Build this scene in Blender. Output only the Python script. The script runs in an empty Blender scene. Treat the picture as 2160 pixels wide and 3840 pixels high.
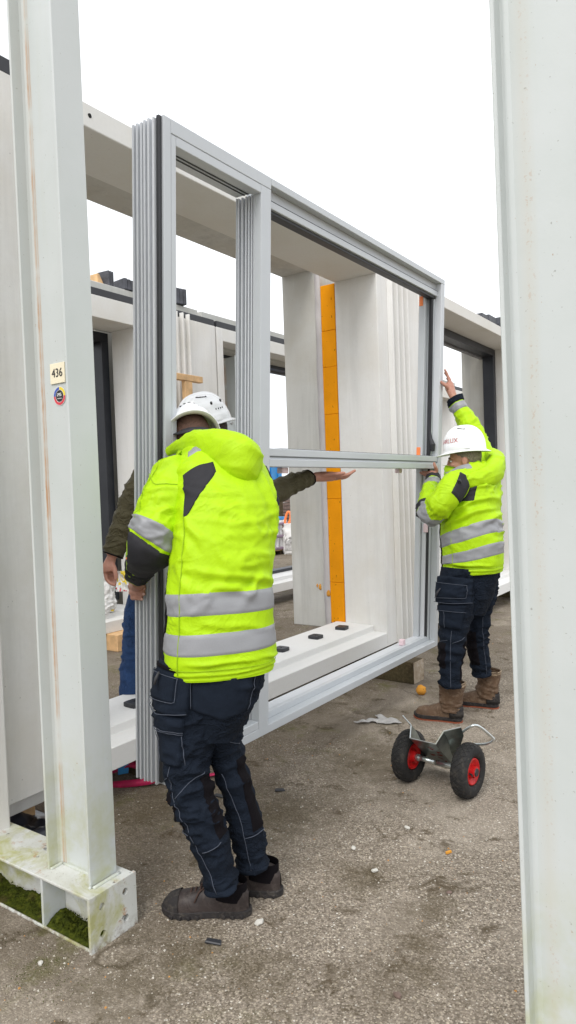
import bpy, bmesh, math, random
import numpy as np
from mathutils import Vector, Matrix

random.seed(7)
rng = np.random.default_rng(7)
SC = bpy.context.scene
COL = SC.collection

# ------------------------------------------------------------------ camera
cam_d = bpy.data.cameras.new('camera')
cam = bpy.data.objects.new('camera', cam_d)
COL.objects.link(cam)
SC.camera = cam
cam_d.sensor_fit = 'VERTICAL'
cam_d.sensor_height = 36.0
cam_d.lens = 24.5
cam_d.clip_start = 0.05
cam_d.clip_end = 2000
PITCH, ROLL, YAW = -0.03175, 0.03571, 0.60658


def camera_matrix():
    fw = Vector((-math.sin(YAW) * math.cos(PITCH), math.cos(YAW) * math.cos(PITCH), math.sin(PITCH)))
    rt = Vector((math.cos(YAW), math.sin(YAW), 0))
    dn = fw.cross(rt)
    r2 = rt * math.cos(ROLL) + dn * math.sin(ROLL)
    d2 = -rt * math.sin(ROLL) + dn * math.cos(ROLL)
    m = Matrix((r2, -d2, -fw)).transposed().to_4x4()
    m.translation = (0, 0, 1.55)
    return m


cam.matrix_world = camera_matrix()

# ------------------------------------------------------------------ sky, sun, exposure
world = bpy.data.worlds.new('World')
SC.world = world
world.use_nodes = True
wn = world.node_tree
wn.nodes.clear()
w_out = wn.nodes.new('ShaderNodeOutputWorld')
w_bg = wn.nodes.new('ShaderNodeBackground')
w_sky = wn.nodes.new('ShaderNodeTexSky')
w_sky.sky_type = 'NISHITA'
w_sky.sun_disc = False
SUN_EL, SUN_AZ = math.radians(50), math.radians(168)   # azimuth clockwise from +Y
w_sky.sun_elevation = SUN_EL
w_sky.sun_rotation = SUN_AZ
w_mix = wn.nodes.new('ShaderNodeMix')
w_mix.data_type = 'RGBA'
w_tc = wn.nodes.new('ShaderNodeTexCoord')
w_noise = wn.nodes.new('ShaderNodeTexNoise')
w_noise.inputs['Scale'].default_value = 1.6
w_noise.inputs['Detail'].default_value = 5
w_ramp = wn.nodes.new('ShaderNodeValToRGB')
w_ramp.color_ramp.elements[0].color = (6.5, 6.75, 7.1, 1)
w_ramp.color_ramp.elements[0].position = 0.3
w_ramp.color_ramp.elements[1].color = (12.4, 12.6, 12.8, 1)
w_ramp.color_ramp.elements[1].position = 0.7
wn.links.new(w_tc.outputs['Generated'], w_noise.inputs['Vector'])
wn.links.new(w_noise.outputs['Fac'], w_ramp.inputs['Fac'])
w_mix.inputs['Factor'].default_value = 0.93          # closed cloud cover over the clear sky
wn.links.new(w_sky.outputs['Color'], w_mix.inputs['A'])
wn.links.new(w_ramp.outputs['Color'], w_mix.inputs['B'])
wn.links.new(w_mix.outputs['Result'], w_bg.inputs['Color'])
w_bg.inputs['Strength'].default_value = 0.095
wn.links.new(w_bg.outputs['Background'], w_out.inputs['Surface'])

sun_d = bpy.data.lights.new('sun', 'SUN')
sun = bpy.data.objects.new('sun', sun_d)
COL.objects.link(sun)
sun_d.energy = 1.4
sun_d.angle = math.radians(34)
sun_d.color = (1.0, 0.97, 0.93)
sun_dir = Vector((math.sin(SUN_AZ) * math.cos(SUN_EL), math.cos(SUN_AZ) * math.cos(SUN_EL), math.sin(SUN_EL)))
sun.rotation_euler = sun_dir.to_track_quat('Z', 'Y').to_euler()
sun.location = (0, -4, 8)

SC.view_settings.view_transform = 'Standard'
SC.view_settings.look = 'None'
SC.view_settings.exposure = 0.70
SC.view_settings.gamma = 1.0
SC.view_settings.use_curve_mapping = False
SC.cycles.max_bounces = 8
SC.cycles.diffuse_bounces = 5
SC.cycles.use_denoising = True


# ------------------------------------------------------------------ materials
class NT:
    def __init__(self, name):
        self.m = bpy.data.materials.new(name)
        self.m.use_nodes = True
        self.t = self.m.node_tree
        self.b = self.t.nodes['Principled BSDF']
        self.tc = self.t.nodes.new('ShaderNodeTexCoord')

    def n(self, typ, **kw):
        nd = self.t.nodes.new(typ)
        for k, v in kw.items():
            if k.startswith('i_'):
                nd.inputs[k[2:].replace('_', ' ')].default_value = v
            else:
                setattr(nd, k, v)
        return nd

    def l(self, a, b):
        self.t.links.new(a, b)

    def coord(self, scale=(1, 1, 1), which='Object'):
        mp = self.n('ShaderNodeMapping')
        mp.inputs['Scale'].default_value = scale
        self.l(self.tc.outputs[which], mp.inputs['Vector'])
        return mp.outputs['Vector']

    def noise(self, scale, detail=3, rough=0.55, co=None, dist=0.0):
        nd = self.n('ShaderNodeTexNoise')
        nd.inputs['Scale'].default_value = scale
        nd.inputs['Detail'].default_value = detail
        nd.inputs['Roughness'].default_value = rough
        nd.inputs['Distortion'].default_value = dist
        self.l(co if co is not None else self.tc.outputs['Object'], nd.inputs['Vector'])
        return nd.outputs['Fac']

    def ramp(self, fac, stops):
        r = self.n('ShaderNodeValToRGB')
        el = r.color_ramp.elements
        while len(el) < len(stops):
            el.new(0.5)
        for e, (p, c) in zip(el, stops):
            e.position = p
            e.color = (*c, 1) if len(c) == 3 else c
        self.l(fac, r.inputs['Fac'])
        return r.outputs['Color']

    def mask(self, fac, lo, hi):
        mr = self.n('ShaderNodeMapRange')
        mr.inputs['From Min'].default_value = lo
        mr.inputs['From Max'].default_value = hi
        mr.clamp = True
        self.l(fac, mr.inputs['Value'])
        return mr.outputs['Result']

    def mix(self, fac, a, b, blend='MIX'):
        mx = self.n('ShaderNodeMix', data_type='RGBA', blend_type=blend)
        if isinstance(fac, (int, float)):
            mx.inputs['Factor'].default_value = fac
        else:
            self.l(fac, mx.inputs['Factor'])
        for key, c in (('A', a), ('B', b)):
            if isinstance(c, tuple):
                mx.inputs[key].default_value = (*c, 1)
            else:
                self.l(c, mx.inputs[key])
        return mx.outputs['Result']

    def math(self, op, a, b=None):
        nd = self.n('ShaderNodeMath', operation=op)
        for i, v in enumerate((a, b)):
            if v is None:
                continue
            if isinstance(v, (int, float)):
                nd.inputs[i].default_value = v
            else:
                self.l(v, nd.inputs[i])
        return nd.outputs[0]

    def sep(self, co):
        s = self.n('ShaderNodeSeparateXYZ')
        self.l(co, s.inputs[0])
        return s.outputs

    def bump(self, h, strength, dist=0.01):
        bp = self.n('ShaderNodeBump')
        bp.inputs['Strength'].default_value = strength
        bp.inputs['Distance'].default_value = dist
        self.l(h, bp.inputs['Height'])
        self.l(bp.outputs['Normal'], self.b.inputs['Normal'])

    def done(self, color, rough=0.6, metallic=0.0, spec=0.5):
        if isinstance(color, tuple):
            self.b.inputs['Base Color'].default_value = (*color, 1)
        else:
            self.l(color, self.b.inputs['Base Color'])
        if isinstance(rough, (int, float)):
            self.b.inputs['Roughness'].default_value = rough
        else:
            self.l(rough, self.b.inputs['Roughness'])
        self.b.inputs['Metallic'].default_value = metallic
        self.b.inputs['Specular IOR Level'].default_value = spec
        return self.m


def plain(name, col, rough=0.6, metallic=0.0, spec=0.5, var=0.12, scale=9, bump=0.0, bscale=120):
    k = NT(name)
    f = k.noise(scale, 4)
    lo = tuple(c * (1 - var) for c in col)
    hi = tuple(min(1, c * (1 + var)) for c in col)
    c = k.ramp(f, [(0.3, lo), (0.7, hi)])
    if bump:
        k.bump(k.noise(bscale, 3), bump, 0.004)
    return k.done(c, rough, metallic, spec)


def mat_concrete(name, col, stain=(0.8, 0.75, 0.66), amt=0.35, streak=0.0, bump=0.25, pores=True):
    k = NT(name)
    big = k.noise(1.6, 5, 0.6)
    fine = k.noise(45, 4, 0.65)
    c = k.mix(k.math('MULTIPLY', k.mask(big, 0.42, 0.75), amt), col, tuple(a * b for a, b in zip(col, stain)))
    c = k.mix(k.math('MULTIPLY', k.mask(fine, 0.35, 0.8), 0.22), c, tuple(a * 0.82 for a in col))
    if streak:
        st = k.noise(7, 5, 0.7, k.coord((1.2, 1.2, 0.10)))
        c = k.mix(k.math('MULTIPLY', k.mask(st, 0.48, 0.72), streak), c, tuple(a * 0.66 for a in col))
        st2 = k.noise(11, 4, 0.6, k.coord((1.0, 1.0, 0.07)))
        c = k.mix(k.math('MULTIPLY', k.mask(st2, 0.58, 0.7), streak * 0.7), c, tuple(min(1, a * 1.18) for a in col))
    if pores:
        v = k.n('ShaderNodeTexVoronoi')
        v.inputs['Scale'].default_value = 22
        k.l(k.tc.outputs['Object'], v.inputs['Vector'])
        dot = k.mask(v.outputs['Distance'], 0.075, 0.05)
        gate = k.mask(k.noise(6, 2), 0.5, 0.58)
        c = k.mix(k.math('MULTIPLY', k.math('MULTIPLY', dot, gate), 0.6), c, tuple(a * 0.45 for a in col))
    k.bump(k.noise(160, 3), bump, 0.003)
    return k.done(c, 0.82, 0, 0.3)


M = {}
M['white_concrete'] = mat_concrete('white concrete', (0.75, 0.742, 0.72), amt=0.6, streak=0.28)
M['beam_concrete'] = mat_concrete('lintel concrete', (0.71, 0.70, 0.67), stain=(0.82, 0.78, 0.68), amt=0.5)
M['sill_concrete'] = mat_concrete('sill concrete', (0.74, 0.735, 0.72), amt=0.2, pores=False)
M['grey_concrete'] = mat_concrete('raw grey concrete', (0.56, 0.555, 0.525), amt=0.75, streak=0.6, bump=0.5)
M['parapet'] = mat_concrete('parapet concrete', (0.5, 0.5, 0.47), amt=0.6, streak=0.3, bump=0.5)
M['far_white'] = plain('far white panel', (0.72, 0.73, 0.72), 0.6, var=0.04, scale=1.2)


def mat_paint(name, col):
    """White painted steel with chips, rust specks and green algae low down."""
    k = NT(name)
    z = k.sep(k.tc.outputs['Object'])[2]
    c = k.mix(k.mask(k.noise(2.2, 4, 0.6), 0.4, 0.75), col, tuple(a * b for a, b in zip(col, (0.9, 0.92, 0.9))))
    sp = k.noise(120, 2, 0.5)
    c = k.mix(k.math('MULTIPLY', k.mask(sp, 0.72, 0.77), 0.5), c, (0.16, 0.15, 0.12))
    sp2 = k.noise(62, 3, 0.6)
    c = k.mix(k.math('MULTIPLY', k.mask(sp2, 0.735, 0.765), 0.7), c, (0.33, 0.16, 0.05))
    drip = k.noise(14, 4, 0.6, k.coord((1, 1, 0.05)))
    c = k.mix(k.math('MULTIPLY', k.mask(drip, 0.55, 0.75), 0.16), c, (0.45, 0.45, 0.33))
    low = k.math('MULTIPLY', k.mask(z, 0.75, 0.2), k.mask(k.noise(6, 4, 0.7), 0.42, 0.72))
    c = k.mix(k.math('MULTIPLY', low, 0.7), c, (0.36, 0.37, 0.09))
    k.bump(k.noise(90, 3), 0.08, 0.003)
    return k.done(c, 0.42, 0, 0.4)


M['paint'] = mat_paint('white painted steel', (0.545, 0.572, 0.567))


def mat_paint_top():
    k = NT('weathered painted steel')
    col = (0.56, 0.57, 0.54)
    n1 = k.noise(9, 5, 0.7)
    c = k.mix(k.mask(n1, 0.45, 0.75), col, (0.66, 0.67, 0.66))
    c = k.mix(k.math('MULTIPLY', k.mask(k.noise(5.5, 4, 0.65, dist=0.6), 0.46, 0.64), 0.85), c, (0.36, 0.36, 0.08))
    c = k.mix(k.math('MULTIPLY', k.mask(k.noise(14, 4, 0.7), 0.655, 0.69), 0.85), c, (0.09, 0.10, 0.11))
    c = k.mix(k.math('MULTIPLY', k.mask(k.noise(13, 5, 0.75), 0.60, 0.70), 0.8), c, (0.38, 0.17, 0.06))
    zz_ = k.sep(k.tc.outputs['Object'])[2]
    foot = k.math('MULTIPLY', k.mask(zz_, 0.045, 0.0), k.mask(k.noise(30, 4, 0.7), 0.42, 0.60))
    c = k.mix(k.math('MULTIPLY', foot, 0.85), c, (0.13, 0.075, 0.03))
    grime = k.math('MULTIPLY', k.mask(k.noise(4, 5, 0.7, k.coord((1, 1, 0.25))), 0.45, 0.7), 0.45)
    c = k.mix(grime, c, (0.30, 0.29, 0.20))
    sp = k.noise(150, 2, 0.5)
    c = k.mix(k.math('MULTIPLY', k.mask(sp, 0.67, 0.73), 0.6), c, (0.12, 0.10, 0.07))
    k.bump(k.noise(60, 3), 0.15, 0.004)
    return k.done(c, 0.5, 0, 0.35)


M['paint_top'] = mat_paint_top()
M['rust'] = plain('rust', (0.36, 0.15, 0.03), 0.85, var=0.5, scale=60)
M['rust_pale'] = plain('pale rust', (0.52, 0.38, 0.2), 0.8, var=0.4, scale=40)
M['alu'] = plain('grey powder coated aluminium', (0.50, 0.525, 0.55), 0.36, 0, 0.5, var=0.03, scale=3, bump=0.02, bscale=400)
M['alu_light'] = plain('light grey aluminium', (0.60, 0.62, 0.65), 0.38, 0, 0.5, var=0.03, scale=3)
M['alu_dark'] = plain('groove aluminium', (0.20, 0.21, 0.22), 0.5, var=0.05)
M['rubber'] = plain('black rubber', (0.022, 0.023, 0.027), 0.5, var=0.2, bump=0.1)


def mat_frame():
    k = NT('anthracite frame')
    c = k.mix(k.mask(k.noise(4, 4), 0.4, 0.75), (0.017, 0.019, 0.025), (0.028, 0.031, 0.038))
    sc = k.noise(9, 4, 0.75, k.coord((1, 1, 5)), 0.8)
    c = k.mix(k.math('MULTIPLY', k.mask(sc, 0.70, 0.74), 0.6), c, (0.35, 0.35, 0.36))
    return k.done(c, 0.42, 0, 0.4)


M['black_frame'] = mat_frame()
M['frame_grey'] = plain('grey inner frame', (0.16, 0.16, 0.17), 0.5, var=0.3, scale=5)
M['hole'] = plain('dark hole', (0.01, 0.01, 0.01), 0.9)
M['screw'] = plain('steel screw', (0.5, 0.5, 0.5), 0.3, 1.0)
M['plate'] = plain('cream plate', (0.80, 0.73, 0.55), 0.4, var=0.02)
M['ink'] = plain('black ink', (0.02, 0.02, 0.025), 0.5)
M['red_print'] = plain('red print', (0.62, 0.05, 0.07), 0.4)
M['blue_print'] = plain('blue print', (0.05, 0.10, 0.42), 0.4)
M['yellow_print'] = plain('yellow print', (0.85, 0.65, 0.05), 0.4)
M['white_print'] = plain('white print', (0.8, 0.8, 0.8), 0.4)
M['navy_print'] = plain('navy print', (0.03, 0.05, 0.15), 0.5)
M['pink'] = plain('pale pink plastic', (0.78, 0.60, 0.64), 0.5, var=0.04)
M['orange_tag'] = plain('fluorescent orange tag', (0.9, 0.24, 0.07), 0.5, var=0.05)
M['wood_new'] = plain('fresh softwood', (0.66, 0.42, 0.21), 0.7, var=0.2, scale=12, bump=0.2)
M['helmet'] = plain('white helmet plastic', (0.82, 0.83, 0.84), 0.22, 0, 0.5, var=0.015)
M['strap_black'] = plain('black webbing', (0.03, 0.03, 0.035), 0.7)
M['red_strap'] = plain('crimson webbing', (0.50, 0.015, 0.09), 0.6, var=0.25, scale=30, bump=0.2)
M['blue_plastic'] = plain('blue plastic', (0.03, 0.25, 0.58), 0.4)
M['tarp'] = plain('black plastic sheet', (0.03, 0.033, 0.045), 0.3, var=0.4, scale=15)
M['zinc'] = plain('galvanised sheet', (0.22, 0.26, 0.25), 0.3, 0.85, var=0.35, scale=14, bump=0.08)
M['zinc_bright'] = plain('bright zinc edge', (0.62, 0.66, 0.66), 0.28, 0.9, var=0.1)


def mat_dusty(name, col, dust, rough, amt, scale=11):
    """A used surface: its own colour under dust, scuffs and dried dirt."""
    k = NT(name)
    c = k.mix(k.mask(k.noise(scale, 5, 0.7), 0.42, 0.68), col, tuple(a * 0.7 for a in col))
    c = k.mix(k.math('MULTIPLY', k.mask(k.noise(scale * 1.7, 6, 0.75, dist=0.6), 0.50, 0.68), amt), c, dust)
    sc = k.noise(scale * 4, 3, 0.7, k.coord((0.4, 0.4, 2.2)), 0.5)
    c = k.mix(k.math('MULTIPLY', k.mask(sc, 0.66, 0.72), amt), c, tuple(min(1, a * 1.6) for a in dust))
    k.bump(k.noise(90, 4, 0.7), 0.3, 0.004)
    return k.done(c, rough, 0, 0.35)


M['tyre'] = mat_dusty('tyre rubber', (0.019, 0.0185, 0.0185), (0.085, 0.072, 0.058), 0.8, 0.55)
M['red_rim'] = mat_dusty('red enamelled rim', (0.58, 0.012, 0.014), (0.20, 0.06, 0.04), 0.38, 0.5, 16)
M['red_smear'] = plain('red paint smear', (0.22, 0.02, 0.02), 0.6, var=0.5, scale=40)


def mat_wood():
    k = NT('weathered timber')
    g = k.noise(6, 5, 0.7, k.coord((8, 0.7, 8)))
    c = k.ramp(g, [(0.25, (0.028, 0.020, 0.011)), (0.5, (0.075, 0.054, 0.028)), (0.75, (0.14, 0.105, 0.058))])
    c = k.mix(k.math('MULTIPLY', k.mask(k.noise(5, 4), 0.45, 0.7), 0.5), c, (0.05, 0.048, 0.02))
    k.bump(g, 0.35, 0.004)
    return k.done(c, 0.85, 0, 0.25)


M['wood_old'] = mat_wood()


def mat_endgrain():
    k = NT('timber end grain')
    n = k.noise(16, 5, 0.7)
    c = k.ramp(n, [(0.3, (0.22, 0.16, 0.10)), (0.55, (0.40, 0.33, 0.25)), (0.75, (0.55, 0.50, 0.44))])
    k.bump(n, 0.4, 0.005)
    return k.done(c, 0.9, 0, 0.2)


M['wood_end'] = mat_endgrain()


def mat_foam(name, col):
    k = NT(name)
    c = k.mix(k.mask(k.noise(5, 3), 0.35, 0.75), col, tuple(a * 0.86 for a in col))
    v = k.noise(50, 2, 0.4, k.coord((1, 1, 0.6)))
    c = k.mix(k.math('MULTIPLY', k.mask(v, 0.70, 0.74), 0.8), c, tuple(a * 0.25 for a in col))
    k.bump(k.noise(90, 2), 0.5, 0.004)
    return k.done(c, 0.85, 0, 0.2)


M['orange_foam'] = mat_foam('orange insulation foam', (0.84, 0.315, 0.002))
M['orange_lump'] = mat_foam('orange foam lump', (0.66, 0.30, 0.045))
M['black_foam'] = plain('charcoal wrapped foam', (0.055, 0.057, 0.068), 0.55, var=0.45, scale=16, bump=0.5, bscale=40)


def mat_ground():
    k = NT('worn asphalt')
    co = k.tc.outputs['Object']
    v = k.n('ShaderNodeTexVoronoi')
    v.inputs['Scale'].default_value = 160
    k.l(co, v.inputs['Vector'])
    s = k.sep(v.outputs['Color'])
    stone = k.ramp(s[0], [(0.0, (0.090, 0.070, 0.050)), (0.35, (0.215, 0.176, 0.136)), (0.65, (0.325, 0.272, 0.216)),
                          (0.90, (0.44, 0.380, 0.305)), (0.97, (0.53, 0.455, 0.345)), (1.0, (0.76, 0.72, 0.65))])
    edge = k.mask(v.outputs['Distance'], 0.35, 0.75)
    c = k.mix(k.math('MULTIPLY', edge, 0.55), stone, (0.15, 0.13, 0.105))
    fine = k.noise(230, 3, 0.7)
    c = k.mix(k.math('MULTIPLY', k.mask(fine, 0.45, 0.7), 0.30), c, (0.33, 0.285, 0.23))
    # pale trodden dust and dark damp patches
    big = k.noise(0.8, 6, 0.62, dist=0.5)
    c = k.mix(k.math('MULTIPLY', k.mask(big, 0.46, 0.62), 0.55), c, (0.42, 0.365, 0.30))
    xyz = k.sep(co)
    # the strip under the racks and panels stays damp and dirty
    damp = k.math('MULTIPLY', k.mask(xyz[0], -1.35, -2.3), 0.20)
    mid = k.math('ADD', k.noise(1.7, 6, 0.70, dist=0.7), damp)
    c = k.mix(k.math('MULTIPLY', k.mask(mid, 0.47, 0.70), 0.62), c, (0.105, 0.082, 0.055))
    sm = k.noise(5.2, 6, 0.74, dist=0.4)
    c = k.mix(k.math('MULTIPLY', k.mask(sm, 0.565, 0.64), 0.75), c, (0.062, 0.043, 0.020))
    # a few dark mossy stains where dirt has gathered
    spots = None
    for sx, sy, sr in ((-1.02, 2.33, 0.17), (-0.93, 2.0, 0.12), (-1.62, 1.66, 0.30), (-1.70, 1.45, 0.28), (-1.40, 1.72, 0.26), (-2.55, 2.35, 0.40), (-1.95, 2.6, 0.35), (-1.0, 2.12, 0.10), (-1.9, 3.4, 0.45), (-1.35, 2.35, 0.22)):
        dv = k.n('ShaderNodeVectorMath', operation='DISTANCE')
        k.l(co, dv.inputs[0])
        dv.inputs[1].default_value = (sx, sy, 0)
        f_ = k.mask(dv.outputs['Value'], sr, 0.0)
        spots = f_ if spots is None else k.math('MAXIMUM', spots, f_)
    sp_ = k.mask(k.math('ADD', k.math('MULTIPLY', spots, 0.42), k.noise(13, 6, 0.75)), 0.62, 0.88)
    c = k.mix(k.math('MULTIPLY', sp_, 0.55), c, (0.070, 0.052, 0.024))
    # hairline cracks with dirt in them
    cr = k.n('ShaderNodeTexVoronoi')
    cr.feature = 'DISTANCE_TO_EDGE'
    cr.inputs['Scale'].default_value = 0.9
    wob = k.n('ShaderNodeVectorMath', operation='ADD')
    nz = k.n('ShaderNodeTexNoise')
    nz.inputs['Scale'].default_value = 3.0
    nz.inputs['Detail'].default_value = 5
    k.l(co, nz.inputs['Vector'])
    k.l(co, wob.inputs[0])
    k.l(nz.outputs['Color'], wob.inputs[1])
    k.l(wob.outputs[0], cr.inputs['Vector'])
    crack = k.math('MULTIPLY', k.mask(cr.outputs['Distance'], 0.028, 0.0), k.mask(k.noise(1.3, 3), 0.50, 0.60))
    c = k.mix(k.math('MULTIPLY', crack, 0.8), c, (0.075, 0.058, 0.035))
    # thin moss, mostly beside the racks and the panels
    zone = k.math('ADD', k.mask(xyz[0], -1.75, -2.5), k.math('MULTIPLY', k.mask(xyz[1], 1.9, 1.3), 0.6))
    ms = k.math('MULTIPLY', k.math('MINIMUM', zone, 1.0), k.mask(k.noise(4.2, 6, 0.7), 0.54, 0.68))
    c = k.mix(k.math('MULTIPLY', ms, 0.65), c, (0.10, 0.10, 0.02))
    # far from the camera everything evens out to a grey yard
    h = k.math('ADD', k.math('MULTIPLY', v.outputs['Distance'], -0.5), k.math('MULTIPLY', fine, 0.5))
    k.bump(h, 0.7, 0.008)
    return k.done(c, 0.9, 0, 0.22)


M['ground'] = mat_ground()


def mat_moss():
    k = NT('moss')
    c = k.ramp(k.noise(55, 4, 0.7), [(0.25, (0.010, 0.012, 0.002)), (0.5, (0.036, 0.046, 0.005)), (0.8, (0.10, 0.11, 0.012))])
    c = k.mix(k.math('MULTIPLY', k.mask(k.noise(12, 3), 0.55, 0.7), 0.5), c, (0.06, 0.04, 0.02))
    return k.done(c, 0.95, 0, 0.1)


M['moss'] = mat_moss()
M['stone'] = plain('pale stone', (0.55, 0.53, 0.48), 0.8, var=0.4, scale=3)
M['stone_dark'] = plain('brown stone', (0.16, 0.11, 0.09), 0.8, var=0.3, scale=20)
M['grit'] = plain('grit', (0.32, 0.29, 0.24), 0.85, var=0.6, scale=2.3)
M['membrane'] = plain('grey torn membrane', (0.42, 0.41, 0.40), 0.6, var=0.25, scale=25)


def mat_cloth(name, col, rough=0.75, weave=0.25, var=0.10, scale=7, crease=0.0, crease_amt=0.5, spec=0.3):
    k = NT(name)
    c = k.mix(k.mask(k.noise(scale, 5, 0.6), 0.35, 0.75), col, tuple(a * (1 - 2 * var) for a in col))
    c = k.mix(k.math('MULTIPLY', k.mask(k.noise(260, 2), 0.4, 0.7), 0.2), c, tuple(min(1, a * 1.25) for a in col))
    if crease:
        gr_ = k.math('MULTIPLY', k.mask(k.noise(8, 6, 0.75), 0.56, 0.72), 0.30)
        c = k.mix(gr_, c, tuple(a * 0.55 + 0.01 for a in col))
        w1 = k.noise(crease, 3, 0.5, k.coord((1, 1, 1.9)), 1.6)
        r1 = k.mask(k.math('ABSOLUTE', k.math('SUBTRACT', w1, 0.5)), 0.0, 0.075)
        w2 = k.noise(crease * 2.3, 3, 0.5, k.coord((1.5, 1.5, 1.0)), 1.2)
        r2 = k.mask(k.math('ABSOLUTE', k.math('SUBTRACT', w2, 0.5)), 0.0, 0.06)
        gate = k.mask(k.noise(3.1, 2), 0.42, 0.60)
        h = k.math('ADD', k.math('MULTIPLY', k.math('MULTIPLY', r1, gate), -3.2), k.math('MULTIPLY', r2, -0.55))
        h = k.math('ADD', h, k.math('MULTIPLY', k.noise(420, 2), 0.25))
        k.bump(h, crease_amt, 0.006)
    else:
        k.bump(k.math('ADD', k.noise(420, 2), k.math('MULTIPLY', k.noise(28, 4, 0.6), 1.3)), weave, 0.005)
    return k.done(c, rough, 0, spec)


M['hivis'] = mat_cloth('fluorescent yellow cloth', (0.385, 0.62, 0.0), 0.6, 0.12, 0.04, crease=3.0, crease_amt=0.20)
M['hivis_seam'] = plain('yellow seam', (0.30, 0.47, 0.0), 0.8)
M['stripe'] = mat_cloth('silver reflective tape', (0.255, 0.26, 0.275), 0.45, 0.06, 0.03, spec=0.5)
M['charcoal'] = mat_cloth('charcoal cloth', (0.022, 0.0215, 0.026), 0.7, 0.25)
M['navy'] = mat_cloth('navy work cloth', (0.0088, 0.0132, 0.0225), 0.85, 0.6, 0.18, 12, crease=9.0, spec=0.12)
M['navy_patch'] = mat_cloth('navy pocket cloth', (0.0105, 0.0155, 0.026), 0.85, 0.5, 0.15, 14, spec=0.12)
M['black_cloth'] = mat_cloth('black stretch cloth', (0.005, 0.0038, 0.0052), 0.85, 0.25, spec=0.12)
M['stitch'] = plain('pale stitching', (0.055, 0.065, 0.09), 0.8)
M['olive'] = mat_cloth('olive jacket cloth', (0.072, 0.062, 0.031), 0.7, 0.35, 0.12, crease=8.0)
M['jeans'] = mat_cloth('blue denim', (0.021, 0.056, 0.155), 0.8, 0.4, 0.2, 10, crease=9.0)
M['boot'] = mat_cloth('brown scuffed leather', (0.13, 0.08, 0.048), 0.6, 0.5, 0.25, 14)
M['boot_trim'] = mat_cloth('pale brown leather', (0.27, 0.20, 0.13), 0.6, 0.4, 0.1, 14)
M['shoe'] = mat_dusty('dark brown leather', (0.034, 0.025, 0.023), (0.105, 0.085, 0.075), 0.55, 0.5, 14)
M['boot'] = mat_dusty('brown scuffed leather', (0.115, 0.068, 0.040), (0.24, 0.175, 0.12), 0.6, 0.6, 13)
M['sole'] = mat_dusty('dark rubber sole', (0.024, 0.021, 0.021), (0.10, 0.085, 0.07), 0.8, 0.5, 18)
M['sole_red'] = plain('rust red outsole', (0.25, 0.06, 0.025), 0.7, var=0.2)
M['lace'] = plain('brown lace', (0.05, 0.025, 0.018), 0.8)


def mat_skin():
    k = NT('skin')
    c = k.mix(k.mask(k.noise(30, 4, 0.6), 0.4, 0.75), (0.40, 0.19, 0.135), (0.48, 0.245, 0.18))
    k.bump(k.noise(120, 3), 0.15, 0.003)
    m = k.done(c, 0.5, 0, 0.4)
    k.b.inputs['Subsurface Weight'].default_value = 0.12
    k.b.inputs['Subsurface Radius'].default_value = (0.01, 0.004, 0.002)
    k.b.inputs['Subsurface Scale'].default_value = 0.6
    return m


M['skin'] = mat_skin()
M['nail'] = plain('finger nail', (0.66, 0.42, 0.36), 0.35, var=0.03)
M['hair'] = plain('short greying hair', (0.16, 0.13, 0.10), 0.8, var=0.5, scale=120, bump=0.8, bscale=300)
M['hair_shaved'] = plain('close cropped hair', (0.11, 0.055, 0.038), 0.75, var=0.35, scale=160, bump=0.5, bscale=400)
M['hair_dark'] = plain('dark brown hair', (0.045, 0.03, 0.022), 0.8, var=0.4, scale=120, bump=0.8, bscale=300)


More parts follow.
